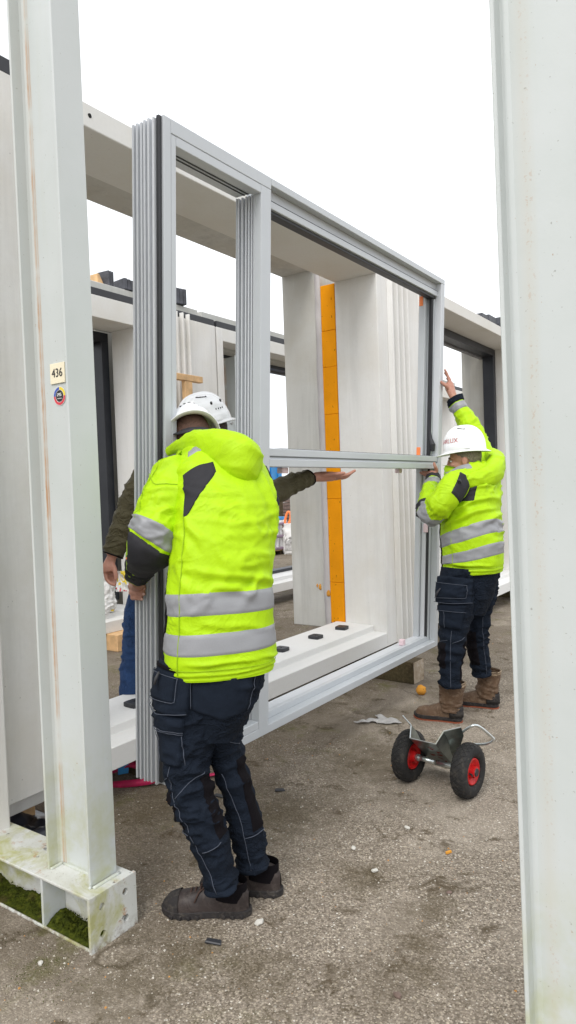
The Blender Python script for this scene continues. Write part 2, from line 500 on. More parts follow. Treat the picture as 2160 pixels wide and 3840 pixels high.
# ------------------------------------------------------------------ mesh building
class MB:
    def __init__(self):
        self.v, self.f, self.mi = [], [], []

    def add(self, vs, fs, mi=0):
        o = len(self.v)
        self.v += [tuple(map(float, p)) for p in vs]
        self.f += [tuple(i + o for i in f) for f in fs]
        self.mi += [mi] * len(fs)
        return self

    def box(self, x0, x1, y0, y1, z0, z1, mi=0):
        return self.add([(x0, y0, z0), (x1, y0, z0), (x1, y1, z0), (x0, y1, z0), (x0, y0, z1), (x1, y0, z1), (x1, y1, z1), (x0, y1, z1)],
                        [(3, 2, 1, 0), (4, 5, 6, 7), (0, 1, 5, 4), (1, 2, 6, 5), (2, 3, 7, 6), (3, 0, 4, 7)], mi)

    def prism(self, poly, frame, h, mi=0):
        """poly of (a, b) in the plane frame=(origin, A, B, N), extruded h along N (CCW seen from +N)."""
        o, A, B, N = (Vector(q) for q in frame)
        n = len(poly)
        lo = [o + A * a + B * b for a, b in poly]
        hi = [p + N * h for p in lo]
        fs = [tuple(range(n - 1, -1, -1)), tuple(range(n, 2 * n))]
        fs += [(i, (i + 1) % n, n + (i + 1) % n, n + i) for i in range(n)]
        return self.add(lo + hi, fs, mi)

    def tube(self, pts, r, n=10, cap=True, mi=0):
        P = [Vector(p) for p in pts]
        R = r if isinstance(r, (list, tuple)) else [r] * len(P)
        vs, fs = [], []
        up = None
        for i, p in enumerate(P):
            t = (P[min(i + 1, len(P) - 1)] - P[max(i - 1, 0)]).normalized()
            if up is None:
                up = Vector((0, 0, 1)) if abs(t.z) < 0.9 else Vector((1, 0, 0))
            a = (up - t * up.dot(t)).normalized()
            up = a
            b = t.cross(a)
            vs += [p + (a * math.cos(2 * math.pi * k / n) + b * math.sin(2 * math.pi * k / n)) * R[i] for k in range(n)]
        for i in range(len(P) - 1):
            for k in range(n):
                fs.append((i * n + k, i * n + (k + 1) % n, (i + 1) * n + (k + 1) % n, (i + 1) * n + k))
        if cap:
            fs += [tuple(range(n - 1, -1, -1)), tuple(range((len(P) - 1) * n, len(P) * n))]
        return self.add(vs, fs, mi)

    def lathe(self, prof, frame, n=32, mi=0, cap=False):
        """prof of (radius, height) about axis N of frame=(origin, A, B, N)."""
        o, A, B, N = (Vector(q) for q in frame)
        vs, fs = [], []
        for r, h in prof:
            vs += [o + N * h + (A * math.cos(2 * math.pi * k / n) + B * math.sin(2 * math.pi * k / n)) * r for k in range(n)]
        m = len(prof)
        for i in range(m - 1):
            for k in range(n):
                fs.append((i * n + k, i * n + (k + 1) % n, (i + 1) * n + (k + 1) % n, (i + 1) * n + k))
        if cap:
            fs += [tuple(range(n - 1, -1, -1)), tuple(range((m - 1) * n, m * n))]
        return self.add(vs, fs, mi)

    def grid(self, P, closed_u=False, mi=0, flip=False):
        """P: array (nv, nu, 3)."""
        nv, nu = P.shape[:2]
        fs = []
        for j in range(nv - 1):
            for i in range(nu if closed_u else nu - 1):
                q = (j * nu + i, j * nu + (i + 1) % nu, (j + 1) * nu + (i + 1) % nu, (j + 1) * nu + i)
                fs.append(q[::-1] if flip else q)
        return self.add(P.reshape(-1, 3), fs, mi)

    def mesh(self, name, mats, smooth=False, off=None):
        me = bpy.data.meshes.new(name)
        vs = self.v
        if off is not None:
            vs = [(a - off[0], b - off[1], c - off[2]) for a, b, c in vs]
        me.from_pydata(vs, [], self.f)
        for m in (mats if isinstance(mats, (list, tuple)) else [mats]):
            me.materials.append(M[m] if isinstance(m, str) else m)
        if len(me.materials) > 1:
            me.polygons.foreach_set('material_index', self.mi)
        if smooth:
            me.polygons.foreach_set('use_smooth', [True] * len(me.polygons))
        me.update()
        return me

    def build(self, name, mats, parent=None, smooth=False, bevel=0.0, seg=1, world=True, fix=False):
        """ONE mesh object; vertices given in world space when world=True (the root's location is taken off)."""
        off = None
        r = parent
        while r is not None and r.parent is not None:
            r = r.parent
        if r is not None and world:
            off = r.location
        me = self.mesh(name, mats, smooth, off)
        if fix:
            bm = bmesh.new()
            bm.from_mesh(me)
            bmesh.ops.recalc_face_normals(bm, faces=bm.faces)
            bm.to_mesh(me)
            bm.free()
        o = bpy.data.objects.new(name, me)
        COL.objects.link(o)
        if parent is not None:
            o.parent = parent
        if bevel:
            b = o.modifiers.new('bevel', 'BEVEL')
            b.width = bevel
            b.segments = seg
            b.limit_method = 'ANGLE'
        return o


def tag(o, label=None, cat=None, group=None, kind=None):
    if label:
        o['label'] = label
    if cat:
        o['category'] = cat
    if group:
        o['group'] = group
    if kind:
        o['kind'] = kind
    return o


def thing(name, label, cat, loc=(0, 0, 0), rot=(0, 0, 0), group=None):
    o = bpy.data.objects.new(name, None)
    COL.objects.link(o)
    o.location = loc
    o.rotation_euler = rot
    o.empty_display_size = 0.1
    return tag(o, label, cat, group)


def box_part(name, parent, b, mat, bevel=0.0, **kw):
    return MB().box(*b).build(name, mat, parent, bevel=bevel, **kw)


def dup(o, parent=None):
    c = o.copy()
    COL.objects.link(c)
    if parent is not None:
        c.parent = parent
    for ch in list(o.children):
        dup(ch, c)
    return c


# numpy gradient noise
_perm = np.random.default_rng(3).permutation(512)
_grad = np.random.default_rng(4).normal(size=(512, 3))
_grad /= np.linalg.norm(_grad, axis=1, keepdims=True)


def noise3(p):
    p = np.asarray(p, float)
    i = np.floor(p).astype(int)
    f = p - i
    u = f * f * f * (f * (f * 6 - 15) + 10)
    out = 0
    for dx in (0, 1):
        for dy in (0, 1):
            for dz in (0, 1):
                h = _perm[(_perm[(_perm[(i[..., 0] + dx) % 512] + i[..., 1] + dy) % 512] + i[..., 2] + dz) % 512]
                g = (_grad[h] * (f - np.array([dx, dy, dz]))).sum(-1)
                w = (u[..., 0] if dx else 1 - u[..., 0]) * (u[..., 1] if dy else 1 - u[..., 1]) * (u[..., 2] if dz else 1 - u[..., 2])
                out = out + w * g
    return out


def fbm(p, o=3):
    p = np.asarray(p, float)
    return sum(noise3(p * 2 ** k + 17.3 * k) / 2 ** k for k in range(o))


def catmull(P, t):
    P = np.asarray(P, float)
    n = len(P)
    t = np.clip(np.asarray(t, float), 0, 1) * (n - 1)
    i = np.clip(np.floor(t).astype(int), 0, n - 2)
    f = (t - i)[..., None]
    g = lambda k: P[np.clip(k, 0, n - 1)]
    a, b, c, d = g(i - 1), g(i), g(i + 1), g(i + 2)
    return 0.5 * (2 * b + (c - a) * f + (2 * a - 5 * b + 4 * c - d) * f ** 2 + (3 * b - a - 3 * c + d) * f ** 3)


class Surf:
    """A lofted cloth surface: ctrl rows (x, y, z, a, b); `side` is the direction the a-radius points along (u = 0)."""

    def __init__(self, ctrl, side, p=2.0, wr=None, sides=None):
        self.c = np.array([r[:5] for r in ctrl], float)
        self.side = np.array(sides if sides is not None else [side] * len(ctrl), float)
        self.p = p
        self.wr = wr

    def base(self, u, v):
        q = catmull(self.c, v)
        T = catmull(self.c[:, :3], np.clip(v + 0.01, 0, 1)) - catmull(self.c[:, :3], np.clip(v - 0.01, 0, 1))
        T /= np.linalg.norm(T, axis=-1, keepdims=True) + 1e-9
        S = catmull(self.side, v)
        A = S - T * (S * T).sum(-1, keepdims=True)
        A /= np.linalg.norm(A, axis=-1, keepdims=True) + 1e-9
        B = np.cross(T, A)
        cu, su = np.cos(2 * np.pi * u), np.sin(2 * np.pi * u)
        e = 2.0 / self.p
        ca = np.sign(cu) * np.abs(cu) ** e
        sa = np.sign(su) * np.abs(su) ** e
        return q[..., :3] + A * (q[..., 3] * ca)[..., None] + B * (q[..., 4] * sa)[..., None]

    def pos(self, u, v, off=0.0):
        u = np.asarray(u, float)
        v = np.asarray(v, float)
        p = self.base(u, v)
        du = self.base(u + 0.004, v) - self.base(u - 0.004, v)
        dv = self.base(u, np.clip(v + 0.006, 0, 1)) - self.base(u, np.clip(v - 0.006, 0, 1))
        n = np.cross(du, dv)
        n /= np.linalg.norm(n, axis=-1, keepdims=True) + 1e-12
        d = np.asarray(off, float) + 0 * u
        if self.wr is not None:
            d = d + self.wr(u, v, p)
        return p + n * d[..., None]

    def tube(self, mb, nu=64, nv=64, v0=0.0, v1=1.0, cap=True, mi=0, off=0.0):
        U, V = np.meshgrid(np.arange(nu) / nu, np.linspace(v0, v1, nv))
        P = self.pos(U, V, off)
        mb.grid(P, True, mi)
        if cap:
            for row, fl in ((P[0], True), (P[-1], False)):
                c = row.mean(0)
                vs = [c] + list(row)
                fs = [(0, 1 + i, 1 + (i + 1) % nu) for i in range(nu)]
                mb.add(vs, [f[::-1] for f in fs] if fl else fs, mi)
        return mb

    def patch(self, mb, u0, u1, v0, v1, off=0.004, nu=24, nv=24, mi=0, shape=None):
        """A raised patch with its own rim; shape(s, t) bends its outline (returns u, v)."""
        s, t = np.meshgrid(np.linspace(0, 1, nu), np.linspace(0, 1, nv))
        if shape is None:
            U, V = u0 + (u1 - u0) * s, v0 + (v1 - v0) * t
        else:
            U, V = shape(s, t)
        o = np.full(U.shape, off)
        o[0], o[-1], o[:, 0], o[:, -1] = -0.003, -0.003, -0.003, -0.003
        P = self.pos(U, V, o)
        flip = (u1 - u0) * (v1 - v0) < 0
        mb.grid(P, False, mi, flip)
        return mb

    def ring(self, mb, v0, v1, off=0.004, nu=72, nv=8, mi=0, tilt=0.0, ph=0.0, u0=0.0, u1=1.0):
        """A band round the whole tube (reflective tape); tilt leans it."""
        full = u0 == 0.0 and u1 == 1.0
        s, t = np.meshgrid(np.arange(nu) / nu if full else np.linspace(u0, u1, nu), np.linspace(0, 1, nv))
        V = v0 + (v1 - v0) * t + tilt * np.cos(2 * np.pi * (s - ph))
        o = np.full(s.shape, off)
        o[0], o[-1] = -0.003, -0.003
        if not full:
            o[:, 0] = o[:, -1] = -0.003
        mb.grid(self.pos(s, V, o), full, mi)
        return mb

    def line(self, mb, uv, r=0.0022, off=0.003, n=5, mi=0):
        uv = np.array(uv, float)
        k = max(8, 6 * len(uv))
        t = np.linspace(0, 1, k) * (len(uv) - 1)
        U = np.interp(t, range(len(uv)), uv[:, 0])
        V = np.interp(t, range(len(uv)), uv[:, 1])
        mb.tube([tuple(q) for q in self.pos(U, V, off)], r, n, True, mi)
        return mb


def folds(amp=0.008, f=(6, 6, 6), fine=0.25, rings=None, seed=0.0, pulls=None):
    """Cloth relief: soft lumps, sharp ridges, and optional bunched rings round (v0, spread, count, amp)."""
    f = np.array(f, float)

    def wr(u, v, p):
        q = p * f + seed
        q = q + 0.5 * np.stack([noise3(p * 3 + seed + 9), noise3(p * 3 + seed + 19), noise3(p * 3 + seed + 29)], -1)
        n1 = noise3(q)
        # long creases running across the pull of the cloth, sharper on one side
        g1 = noise3(q * np.array([1.3, 1.3, 2.1]) + 5.1)
        g2 = noise3(q * np.array([2.6, 2.6, 3.4]) + 11.7)
        r1 = np.clip(1 - np.abs(g1) * 5.0, 0, 1) ** 1.5
        r2 = np.clip(1 - np.abs(g2) * 5.5, 0, 1) ** 1.5
        on = np.clip(0.5 + 2.2 * noise3(q * 0.6 + 41), 0, 1)
        d = amp * (1.0 * n1 + (1.5 * r1 + 0.8 * r2) * on - 0.4) + amp * fine * 1.6 * noise3(q * 4.1)
        for a0, b0, a1, b1, am, wd in (pulls or []):      # single drawn creases from one point of the cloth to another
            uu = (u - a0 + 0.5) % 1.0 - 0.5 + a0
            L2 = (a1 - a0) ** 2 + (b1 - b0) ** 2
            t = np.clip(((uu - a0) * (a1 - a0) + (v - b0) * (b1 - b0)) / L2, 0, 1)
            wig = 0.25 * wd * np.sin(t * 9 + seed)
            s_ = ((uu - a0) * (b1 - b0) - (v - b0) * (a1 - a0)) / math.sqrt(L2) + wig
            e_ = np.maximum(np.abs((uu - a0) * (a1 - a0) + (v - b0) * (b1 - b0)) / L2 - 1, 0) + np.maximum(-((uu - a0) * (a1 - a0) + (v - b0) * (b1 - b0)) / L2, 0)
            prof = np.exp(-(s_ / wd) ** 2) - 0.6 * np.exp(-((s_ - 1.6 * wd) / (1.1 * wd)) ** 2)
            d = d + 1.7 * am * prof * np.sin(np.pi * np.clip(t * 0.9 + 0.05, 0, 1)) ** 0.6 * np.exp(-(e_ * 5) ** 2)
        for v0, sp, cnt, am in (rings or []):
            g = np.exp(-((v - v0) / sp) ** 2)
            w = 0.8 * noise3(np.stack([np.cos(2 * np.pi * u) * 1.3, np.sin(2 * np.pi * u) * 1.3, v * 9], -1) + seed + 31)
            k = np.sin((v - v0) * cnt * 2 * np.pi + 3.2 * w + 1.2 * np.cos(2 * np.pi * u + seed))
            d = d + am * g * (np.clip(k, -0.6, 1)) * (0.65 + 0.6 * w)
        return d
    return wr


def remeshed(mb, voxel, smooth_it=4, disp=None):
    """Fuse overlapping closed pieces of mb into one continuous skin and return its vertex / face lists."""
    me = mb.mesh('tmp', ['skin'])
    bm = bmesh.new()
    bm.from_mesh(me)
    bmesh.ops.recalc_face_normals(bm, faces=bm.faces)
    bm.to_mesh(me)
    bm.free()
    o = bpy.data.objects.new('tmp', me)
    COL.objects.link(o)
    r = o.modifiers.new('r', 'REMESH')
    r.mode = 'VOXEL'
    r.voxel_size = voxel
    s = o.modifiers.new('s', 'SMOOTH')
    s.iterations = smooth_it
    s.factor = 0.5
    dg = bpy.context.evaluated_depsgraph_get()
    out = bpy.data.meshes.new_from_object(o.evaluated_get(dg))
    bpy.data.objects.remove(o)
    bpy.data.meshes.remove(me)
    return out


def text_mesh(s, size, extrude=0.0006):
    cu = bpy.data.curves.new('txt', 'FONT')
    cu.body = s
    cu.size = size
    cu.extrude = extrude
    cu.align_x = 'CENTER'
    cu.align_y = 'CENTER'
    cu.resolution_u = 3
    o = bpy.data.objects.new('txt', cu)
    COL.objects.link(o)
    dg = bpy.context.evaluated_depsgraph_get()
    me = bpy.data.meshes.new_from_object(o.evaluated_get(dg))
    bpy.data.objects.remove(o)
    bpy.data.curves.remove(cu)
    vs = [tuple(v.co) for v in me.vertices]
    fs = [tuple(p.vertices) for p in me.polygons]
    bpy.data.meshes.remove(me)
    return vs, fs


def text_on(mb, s, size, frame, mi=0, sx=1.0):
    o, A, B, N = (Vector(q) for q in frame)
    vs, fs = text_mesh(s, size)
    return mb.add([o + A * (x * sx) + B * y + N * (z + 0.0008) for x, y, z in vs], fs, mi)


# ------------------------------------------------------------------ ground
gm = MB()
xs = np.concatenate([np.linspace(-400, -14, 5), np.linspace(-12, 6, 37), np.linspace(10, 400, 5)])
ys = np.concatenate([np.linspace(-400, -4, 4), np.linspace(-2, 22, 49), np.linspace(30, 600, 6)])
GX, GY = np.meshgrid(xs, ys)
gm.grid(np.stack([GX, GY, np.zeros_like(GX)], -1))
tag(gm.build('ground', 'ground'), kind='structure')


# ------------------------------------------------------------------ steel racks
def i_section(h, b, tf, tw, r):
    """Outline of an I section: flanges at +-h/2 along a, width b along c (CCW)."""
    q = r * 0.3
    half = [(h / 2, -b / 2), (h / 2, b / 2), (h / 2 - tf, b / 2), (h / 2 - tf, tw / 2 + r), (h / 2 - tf - q, tw / 2 + q), (h / 2 - tf - r, tw / 2)]
    out = half[:]
    out += [(-a, c) for a, c in reversed(half[2:])]
    out += [(-half[1][0], half[1][1]), (-half[0][0], half[0][1])]
    out += [(-a, -c) for a, c in half[2:]]
    out += [(a, -c) for a, c in reversed(half[2:])]
    return out


def post_paint(name, streak_x, w, wob, dots, amount, base):
    """The rack paint with a rust run down the foot of the flange."""
    m = base.copy()
    m.name = name
    t = m.node_tree
    k = NT.__new__(NT)
    k.m, k.t, k.b = m, t, t.nodes['Principled BSDF']
    k.tc = t.nodes.new('ShaderNodeTexCoord')
    prev = k.b.inputs['Base Color'].links[0].from_socket
    co = k.tc.outputs['Object']
    x, y, z = k.sep(co)
    wz = k.noise(2.2, 4, 0.7, k.coord((0.01, 0.01, 1)))
    fine = k.noise(55 if dots else 26, 3, 0.6)
    col = prev
    for dx, amt in ((0.0, 1.0), (0.011, 0.75)):
        d = k.math('ABSOLUTE', k.math('ADD', k.math('SUBTRACT', x, streak_x + dx), k.math('MULTIPLY', k.math('SUBTRACT', fine, 0.5), wob)))
        line = k.mask(d, w, w * 0.6)
        if dots:
            line = k.math('MULTIPLY', line, k.mask(k.noise(130, 2, 0.5), 0.60, 0.66))
        gate = k.mask(wz, 0.40, 0.66)
        col = k.mix(k.math('MULTIPLY', k.math('MULTIPLY', line, gate), amount * amt), col, (0.38, 0.135, 0.010))
    halo = k.math('MULTIPLY', k.mask(k.math('ABSOLUTE', k.math('SUBTRACT', x, streak_x)), w * 5, 0.0), 0.13)
    col = k.mix(halo, col, (0.5, 0.38, 0.2))
    k.l(col, k.b.inputs['Base Color'])
    return m


M['post_left'] = post_paint('rust streaked post paint', -0.1075, 0.0052, 0.006, False, 1.0, M['paint'])
M['post_right'] = post_paint('rust dotted post paint', -0.072, 0.005, 0.012, True, 0.5, M['paint'])


def holed_plate(mb, x0, x1, ycells, zcells, rad, n=16):
    """Plate normal to X made of cells, each with one round bolt hole through it."""
    for ya, yb in zip(ycells[:-1], ycells[1:]):
        for za, zb in zip(zcells[:-1], zcells[1:]):
            cy, cz = (ya + yb) / 2, (za + zb) / 2
            sq, ci = [], []
            for k in range(n):
                a = 2 * math.pi * (k + 0.5) / n
                c, s = math.cos(a), math.sin(a)
                m = max(abs(c), abs(s))
                sq.append((cy + (yb - ya) / 2 * c / m, cz + (zb - za) / 2 * s / m))
                ci.append((cy + rad * c, cz + rad * s))
            # square off the corners
            for k in range(n):
                a = 2 * math.pi * (k + 0.5) / n
                c, s = math.cos(a), math.sin(a)
                if abs(abs(c) - abs(s)) < 0.25:
                    pass
            vs = [(x1, *p) for p in sq] + [(x1, *p) for p in ci] + [(x0, *p) for p in ci] + [(x0, *p) for p in sq]
            fs = []
            for k in range(n):
                j = (k + 1) % n
                fs += [(k, j, n + j, n + k), (n + k, n + j, 2 * n + j, 2 * n + k), (2 * n + k, 2 * n + j, 3 * n + j, 3 * n + k)]
            mb.add(vs, fs)
            # corner triangles
            for sy in (-1, 1):
                for sz in (-1, 1):
                    k0 = [i for i in range(n) if (sq[i][0] - cy) * sy > 0 and (sq[i][1] - cz) * sz > 0]
                    pts = sorted([sq[i] for i in k0], key=lambda p: math.atan2((p[1] - cz) * sz, (p[0] - cy) * sy))
                    corner = (cy + sy * (yb - ya) / 2, cz + sz * (zb - za) / 2)
                    on_y = [p for p in pts if abs(p[0] - corner[0]) < 1e-6]
                    on_z = [p for p in pts if abs(p[1] - corner[1]) < 1e-6]
                    if on_y and on_z and corner not in pts:
                        p, q = on_y[-1], on_z[0]
                        for X in (x0, x1):
                            mb.add([(X, *p), (X, *corner), (X, *q)], [(0, 1, 2)])
    y0, y1, z0, z1 = ycells[0], ycells[-1], zcells[0], zcells[-1]
    mb.add([(x0, y0, z0), (x1, y0, z0), (x1, y1, z0), (x0, y1, z0), (x0, y0, z1), (x1, y0, z1), (x1, y1, z1), (x0, y1, z1)],
           [(0, 1, 5, 4), (1, 2, 6, 5) if False else (3, 2, 1, 0), (4, 5, 6, 7), (2, 3, 7, 6)])
    return mb


def post_mesh(x0, x1, y0, y1, z0, z1):
    cx, cy = (x0 + x1) / 2, (y0 + y1) / 2
    sec = i_section(x1 - x0, y1 - y0, 0.0098, 0.0062, 0.015)
    return MB().prism(sec, ((cx, cy, z0), (1, 0, 0), (0, 1, 0), (0, 0, 1)), z1 - z0)


# left rack: base beam on the ground, post welded on its end
rk = thing('steel_rack', 'white steel rack with rust streaked post, number 436 and mossy base beam', 'steel rack', (-2.07, 1.6, 0), group='white steel storage racks')
post_mesh(-2.202, -1.962, 1.54, 1.66, 0.19, 4.8).build('post', 'post_left', rk, bevel=0.002)
bb = i_section(0.19, 0.2, 0.010, 0.0065, 0.018)
MB().prism(bb, ((-5.6, 1.592, 0.095), (0, 0, 1), (0, 1, 0), (-1, 0, 0)), -3.683).build('base_beam', 'paint_top', rk, bevel=0.002, fix=True)
holed_plate(MB(), -1.917, -1.905, (1.488, 1.592, 1.697), (0.0, 0.095, 0.191), 0.0125).build('end_plate', 'paint_top', rk, fix=True)
box_part('stiffener', rk, (-2.181, -2.169, 1.494, 1.587, 0.0105, 0.1795), 'paint')
w = MB()
for a, b in (((-2.185, 1.542), (-2.185, 1.594)), ((-2.176, 1.594), (-1.964, 1.594)), ((-1.947, 1.541), (-1.947, 1.659)), ((-1.955, 1.537), (-1.962, 1.537))):
    n = 9
    w.tube([(a[0] + (b[0] - a[0]) * i / n, a[1] + (b[1] - a[1]) * i / n, 0.192) for i in range(n + 1)], [0.006 + 0.0015 * random.random() for _ in range(n + 1)], 8)
w.build('weld_seam', 'paint', rk, smooth=True)
pl = MB().box(-2.122, -2.042, 1.5915, 1.5963, 1.958, 2.030).build('number_plate', 'plate', rk, bevel=0.001)
text_on(MB(), '436', 0.043, ((-2.081, 1.5913, 1.994), (1, 0, 0), (0, 0, 1), (0, -1, 0)), 0, 0.92).build('digits', 'ink', pl)
st = MB()
fr = ((-2.078, 1.5955, 1.913), (1, 0, 0), (0, 0, 1), (0, -1, 0))
n = 48


def sector(mb, r0, r1, a0, a1, h, mi):
    k = 16
    vs = []
    for i in range(k + 1):
        a = math.radians(a0 + (a1 - a0) * i / k)
        for r in (r0, r1):
            vs.append((fr[0][0] + r * math.cos(a), fr[0][1] - h, fr[0][2] + r * math.sin(a)))
    mb.add(vs, [(2 * i, 2 * i + 2, 2 * i + 3, 2 * i + 1) for i in range(k)], mi)


sector(st, 0.0, 0.034, 0, 360, 0.0006, 0)
sector(st, 0.0225, 0.032, 0, 90, 0.0012, 1)
sector(st, 0.0225, 0.032, 90, 180, 0.0012, 2)
sector(st, 0.0225, 0.032, 180, 360, 0.0012, 3)
sector(st, 0.0, 0.021, 0, 360, 0.0012, 4)
text_on(st, 'iMS', 0.017, ((-2.078, 1.5942, 1.917), (1, 0, 0), (0, 0, 1), (0, -1, 0)), 0)
st.box(-2.090, -2.066, 1.5940, 1.5943, 1.9035, 1.9052, 0)
st.build('sticker', ['white_print', 'yellow_print', 'blue_print', 'red_print', 'ink'], rk)

# right rack, close to the lens
rk2 = thing('steel_rack', 'tall white steel rack post with rust dots close to the camera', 'steel rack', (-0.36, 1.6, 0), group='white steel storage racks')
pr = post_mesh(-0.481, -0.241, 1.54, 1.66, 0.19, 4.8).build('post', 'post_right', rk2, bevel=0.002)
pr.rotation_euler = (0, -0.010, 0)     # stands a touch out of plumb
pr.location = (0.016, 0, 0)
MB().prism(bb, ((3.0, 1.592, 0.095), (0, 0, 1), (0, 1, 0), (1, 0, 0)), -3.52).build('base_beam', 'paint_top', rk2, fix=True)

# moss in the base beam channel
mo = MB()
for (xa, xb) in ((-2.165, -1.92), (-2.95, -2.185)):
    nx, ny = int((xb - xa) / 0.006), 15
    X, Y = np.meshgrid(np.linspace(xa, xb, nx), np.linspace(1.497, 1.586, ny))
    q = np.stack([X, Y, 0 * X], -1)
    Z = 0.020 + 0.020 * fbm(q * 22, 3) + 0.010 * np.abs(noise3(q * 90)) + 0.20 * (Y - 1.497)
    lowfront = np.clip((Y - 1.497) / 0.03, 0, 1)
    Z = 0.011 + (Z - 0.011) * lowfront * np.clip(0.75 + 1.6 * noise3(q * 9 + 3), 0.05, 1.1)
    mo.grid(np.stack([X, Y, Z], -1))
for _ in range(1500):
    xa, xb = random.choice(((-2.165, -1.92), (-2.95, -2.185)))
    x, y = random.uniform(xa, xb), random.uniform(1.51, 1.582)
    z = 0.018 + 0.20 * (y - 1.497) * 0.8
    s = random.uniform(0.0015, 0.004)
    a = random.random() * 6.28
    mo.add([(x - s * math.cos(a), y - s * math.sin(a), z), (x + s * math.cos(a), y + s * math.sin(a), z), (x + random.uniform(-s, s), y, z + s * 2.2)], [(0, 1, 2)])
tag(mo.build('moss', 'moss', smooth=True), kind='stuff')


# ------------------------------------------------------------------ precast concrete panels
def panel(label, Xf, y0, y1, zb, zt, op, mats=('white_concrete', 'beam_concrete', 'sill_concrete'), flutes=(), blocks=None, frame=None,
          inner=None, strip=False, parapet=None, flute_top=None, open_left=False):
    ya, yb, zm = op
    t = thing('concrete_panel', label, 'concrete panel', (Xf, (y0 + y1) / 2, 0), group='precast concrete panels in racks')
    Xb = Xf - 0.41
    s1, s2, s3 = zb + 0.117, zb + 0.172, Xf - 0.125
    MB().box(Xb, Xf, yb, y1, zb, zt).build('pier', mats[0], t, bevel=0.004)
    MB().box(Xb, Xf, y0, ya, zb, zt).build('pier', mats[0], t, bevel=0.004)
    MB().box(Xb, Xf, ya, yb, zm, zt).build('lintel', mats[1], t, bevel=0.004)
    sl = MB()
    sl.prism([(Xf, zb), (Xf, s1), (s3, s1 + 0.006), (s3, s2), (Xf - 0.50, s2 + 0.008), (Xf - 0.50, zb)], ((0, ya, 0), (1, 0, 0), (0, 0, 1), (0, 1, 0)), yb - ya)
    sl.build('sill', mats[2], t, bevel=0.004, fix=True)
    # stepped ribs on the pier faces
    first = None
    for fy in flutes:
        z1 = flute_top or zt - 0.01
        if first is None:
            first = MB().prism([(0, 0), (0.050, 0.006), (0.050, 0.024), (0, 0.056)], ((Xf, fy, zb - 0.04), (1, 0, 0), (0, 1, 0), (0, 0, 1)), z1 - zb + 0.04).build('rib', mats[0], t, bevel=0.003, fix=True)
            fy0 = fy
        else:
            c = first.copy()
            COL.objects.link(c)
            c.location = (0, fy - fy0, 0)
    if inner:
        ix0, ix1, iz0, iz1 = inner
        MB().box(ix0, ix1, yb, y1, iz0, iz1 + 0.25).build('inner_pier', 'grey_concrete', t, bevel=0.006)
        MB().box(ix0, ix1, y0, ya - (0.25 if open_left else 0), iz0, iz1 + 0.25).build('inner_pier', 'grey_concrete', t, bevel=0.006)
        MB().box(ix0, ix1, ya, yb, iz1, iz1 + 0.2).build('inner_lintel', 'grey_concrete', t, bevel=0.006)
    if frame:
        fx0, fx1, fw, fz0, fz1 = frame
        fr_ = MB()
        MB().box(fx0, fx1, yb - fw, yb - 0.003, fz0, fz1 - fw).build('black_frame', 'black_frame', t, bevel=0.003)
        MB().box(fx0, fx1, ya + 0.003, yb - 0.003, fz1 - fw, fz1 - 0.003).build('black_frame', 'black_frame', t, bevel=0.003)
        if not open_left:
            MB().box(fx0, fx1, ya + 0.003, ya + fw, fz0, fz1 - fw).build('black_frame', 'black_frame', t, bevel=0.003)
        MB().box(fx0 - 0.055, fx0 - 0.002, ya + 0.06, yb - 0.03, fz1 - fw - 0.02, fz1 - 0.02).build('frame_strip', 'frame_grey', t, bevel=0.003)
        MB().box(fx0, fx1, ya + fw, yb - fw, s2 + 0.010, s2 + 0.05).build('black_frame', 'black_frame', t, bevel=0.003)
    if strip:
        MB().box(Xf - 0.20, Xf - 0.003, y0 + 0.01, y1 - 0.01, zt + 0.001, zt + 0.075).build('membrane_strip', 'rubber', t, bevel=0.004)
    if parapet:
        px0, px1, pz = parapet
        MB().box(px0, px1, y0 + 0.02, y1 - 0.02, zt - 0.2, pz).build('parapet', 'parapet', t, bevel=0.006)
    return t


p1 = panel('white precast panel behind the aluminium frame, orange insulation in its opening', -2.72, 2.02, 6.20, 0.176, 3.470, (2.05, 5.35, 3.353),
           flutes=(5.535, 5.64, 5.745, 5.85), inner=(-3.69, -3.335, 0.29, 3.51))
# insulation blocks one above the other in the reveal
zz = [0.335, 0.704, 1.455, 2.208, 2.627, 2.947, 3.352]
for i, (a, b) in enumerate(zip(zz[:-1], zz[1:])):
    o = random.uniform(-0.0015, 0.0015)
    mb = MB().box(-3.283 + o, -3.136, 5.353 + abs(o), 5.50, a + 0.0008, b - 0.0008)
    mb.build('insulation_block', 'orange_foam', p1, bevel=0.004, seg=1)
box_part('insulation_block', p1, (-3.283, -3.136, 5.37, 5.50, 0.20, 0.331), 'orange_foam', 0.006)
# pale foil between insulation and inner shell, wavy
fo = MB()
Zs = np.linspace(0.30, 3.5, 60)
e0 = -3.286 + 0 * Zs
e1 = -3.337 + 0.010 * fbm(np.stack([Zs * 2.2, 0 * Zs, 0 * Zs], -1), 3) * 2
Y0 = 5.362 + 0.006 * fbm(np.stack([Zs * 5, 0 * Zs + 4, 0 * Zs], -1), 2)
Y1 = 5.346 + 0.004 * fbm(np.stack([Zs * 9, 0 * Zs + 8, 0 * Zs], -1), 2)
fo.grid(np.stack([np.stack([e0, Y0, Zs], -1), np.stack([(e0 + e1) / 2, Y0 + 0.006, Zs], -1), np.stack([e1, Y1, Zs], -1), np.stack([e1 - 0.002, Y1 + 0.03, Zs], -1)], 1))
M['foil'] = plain('pale sealing foil', (0.55, 0.52, 0.52), 0.4, var=0.12, scale=4, bump=0.3, bscale=20)
fo.build('sealing_foil', 'foil', p1, smooth=True)


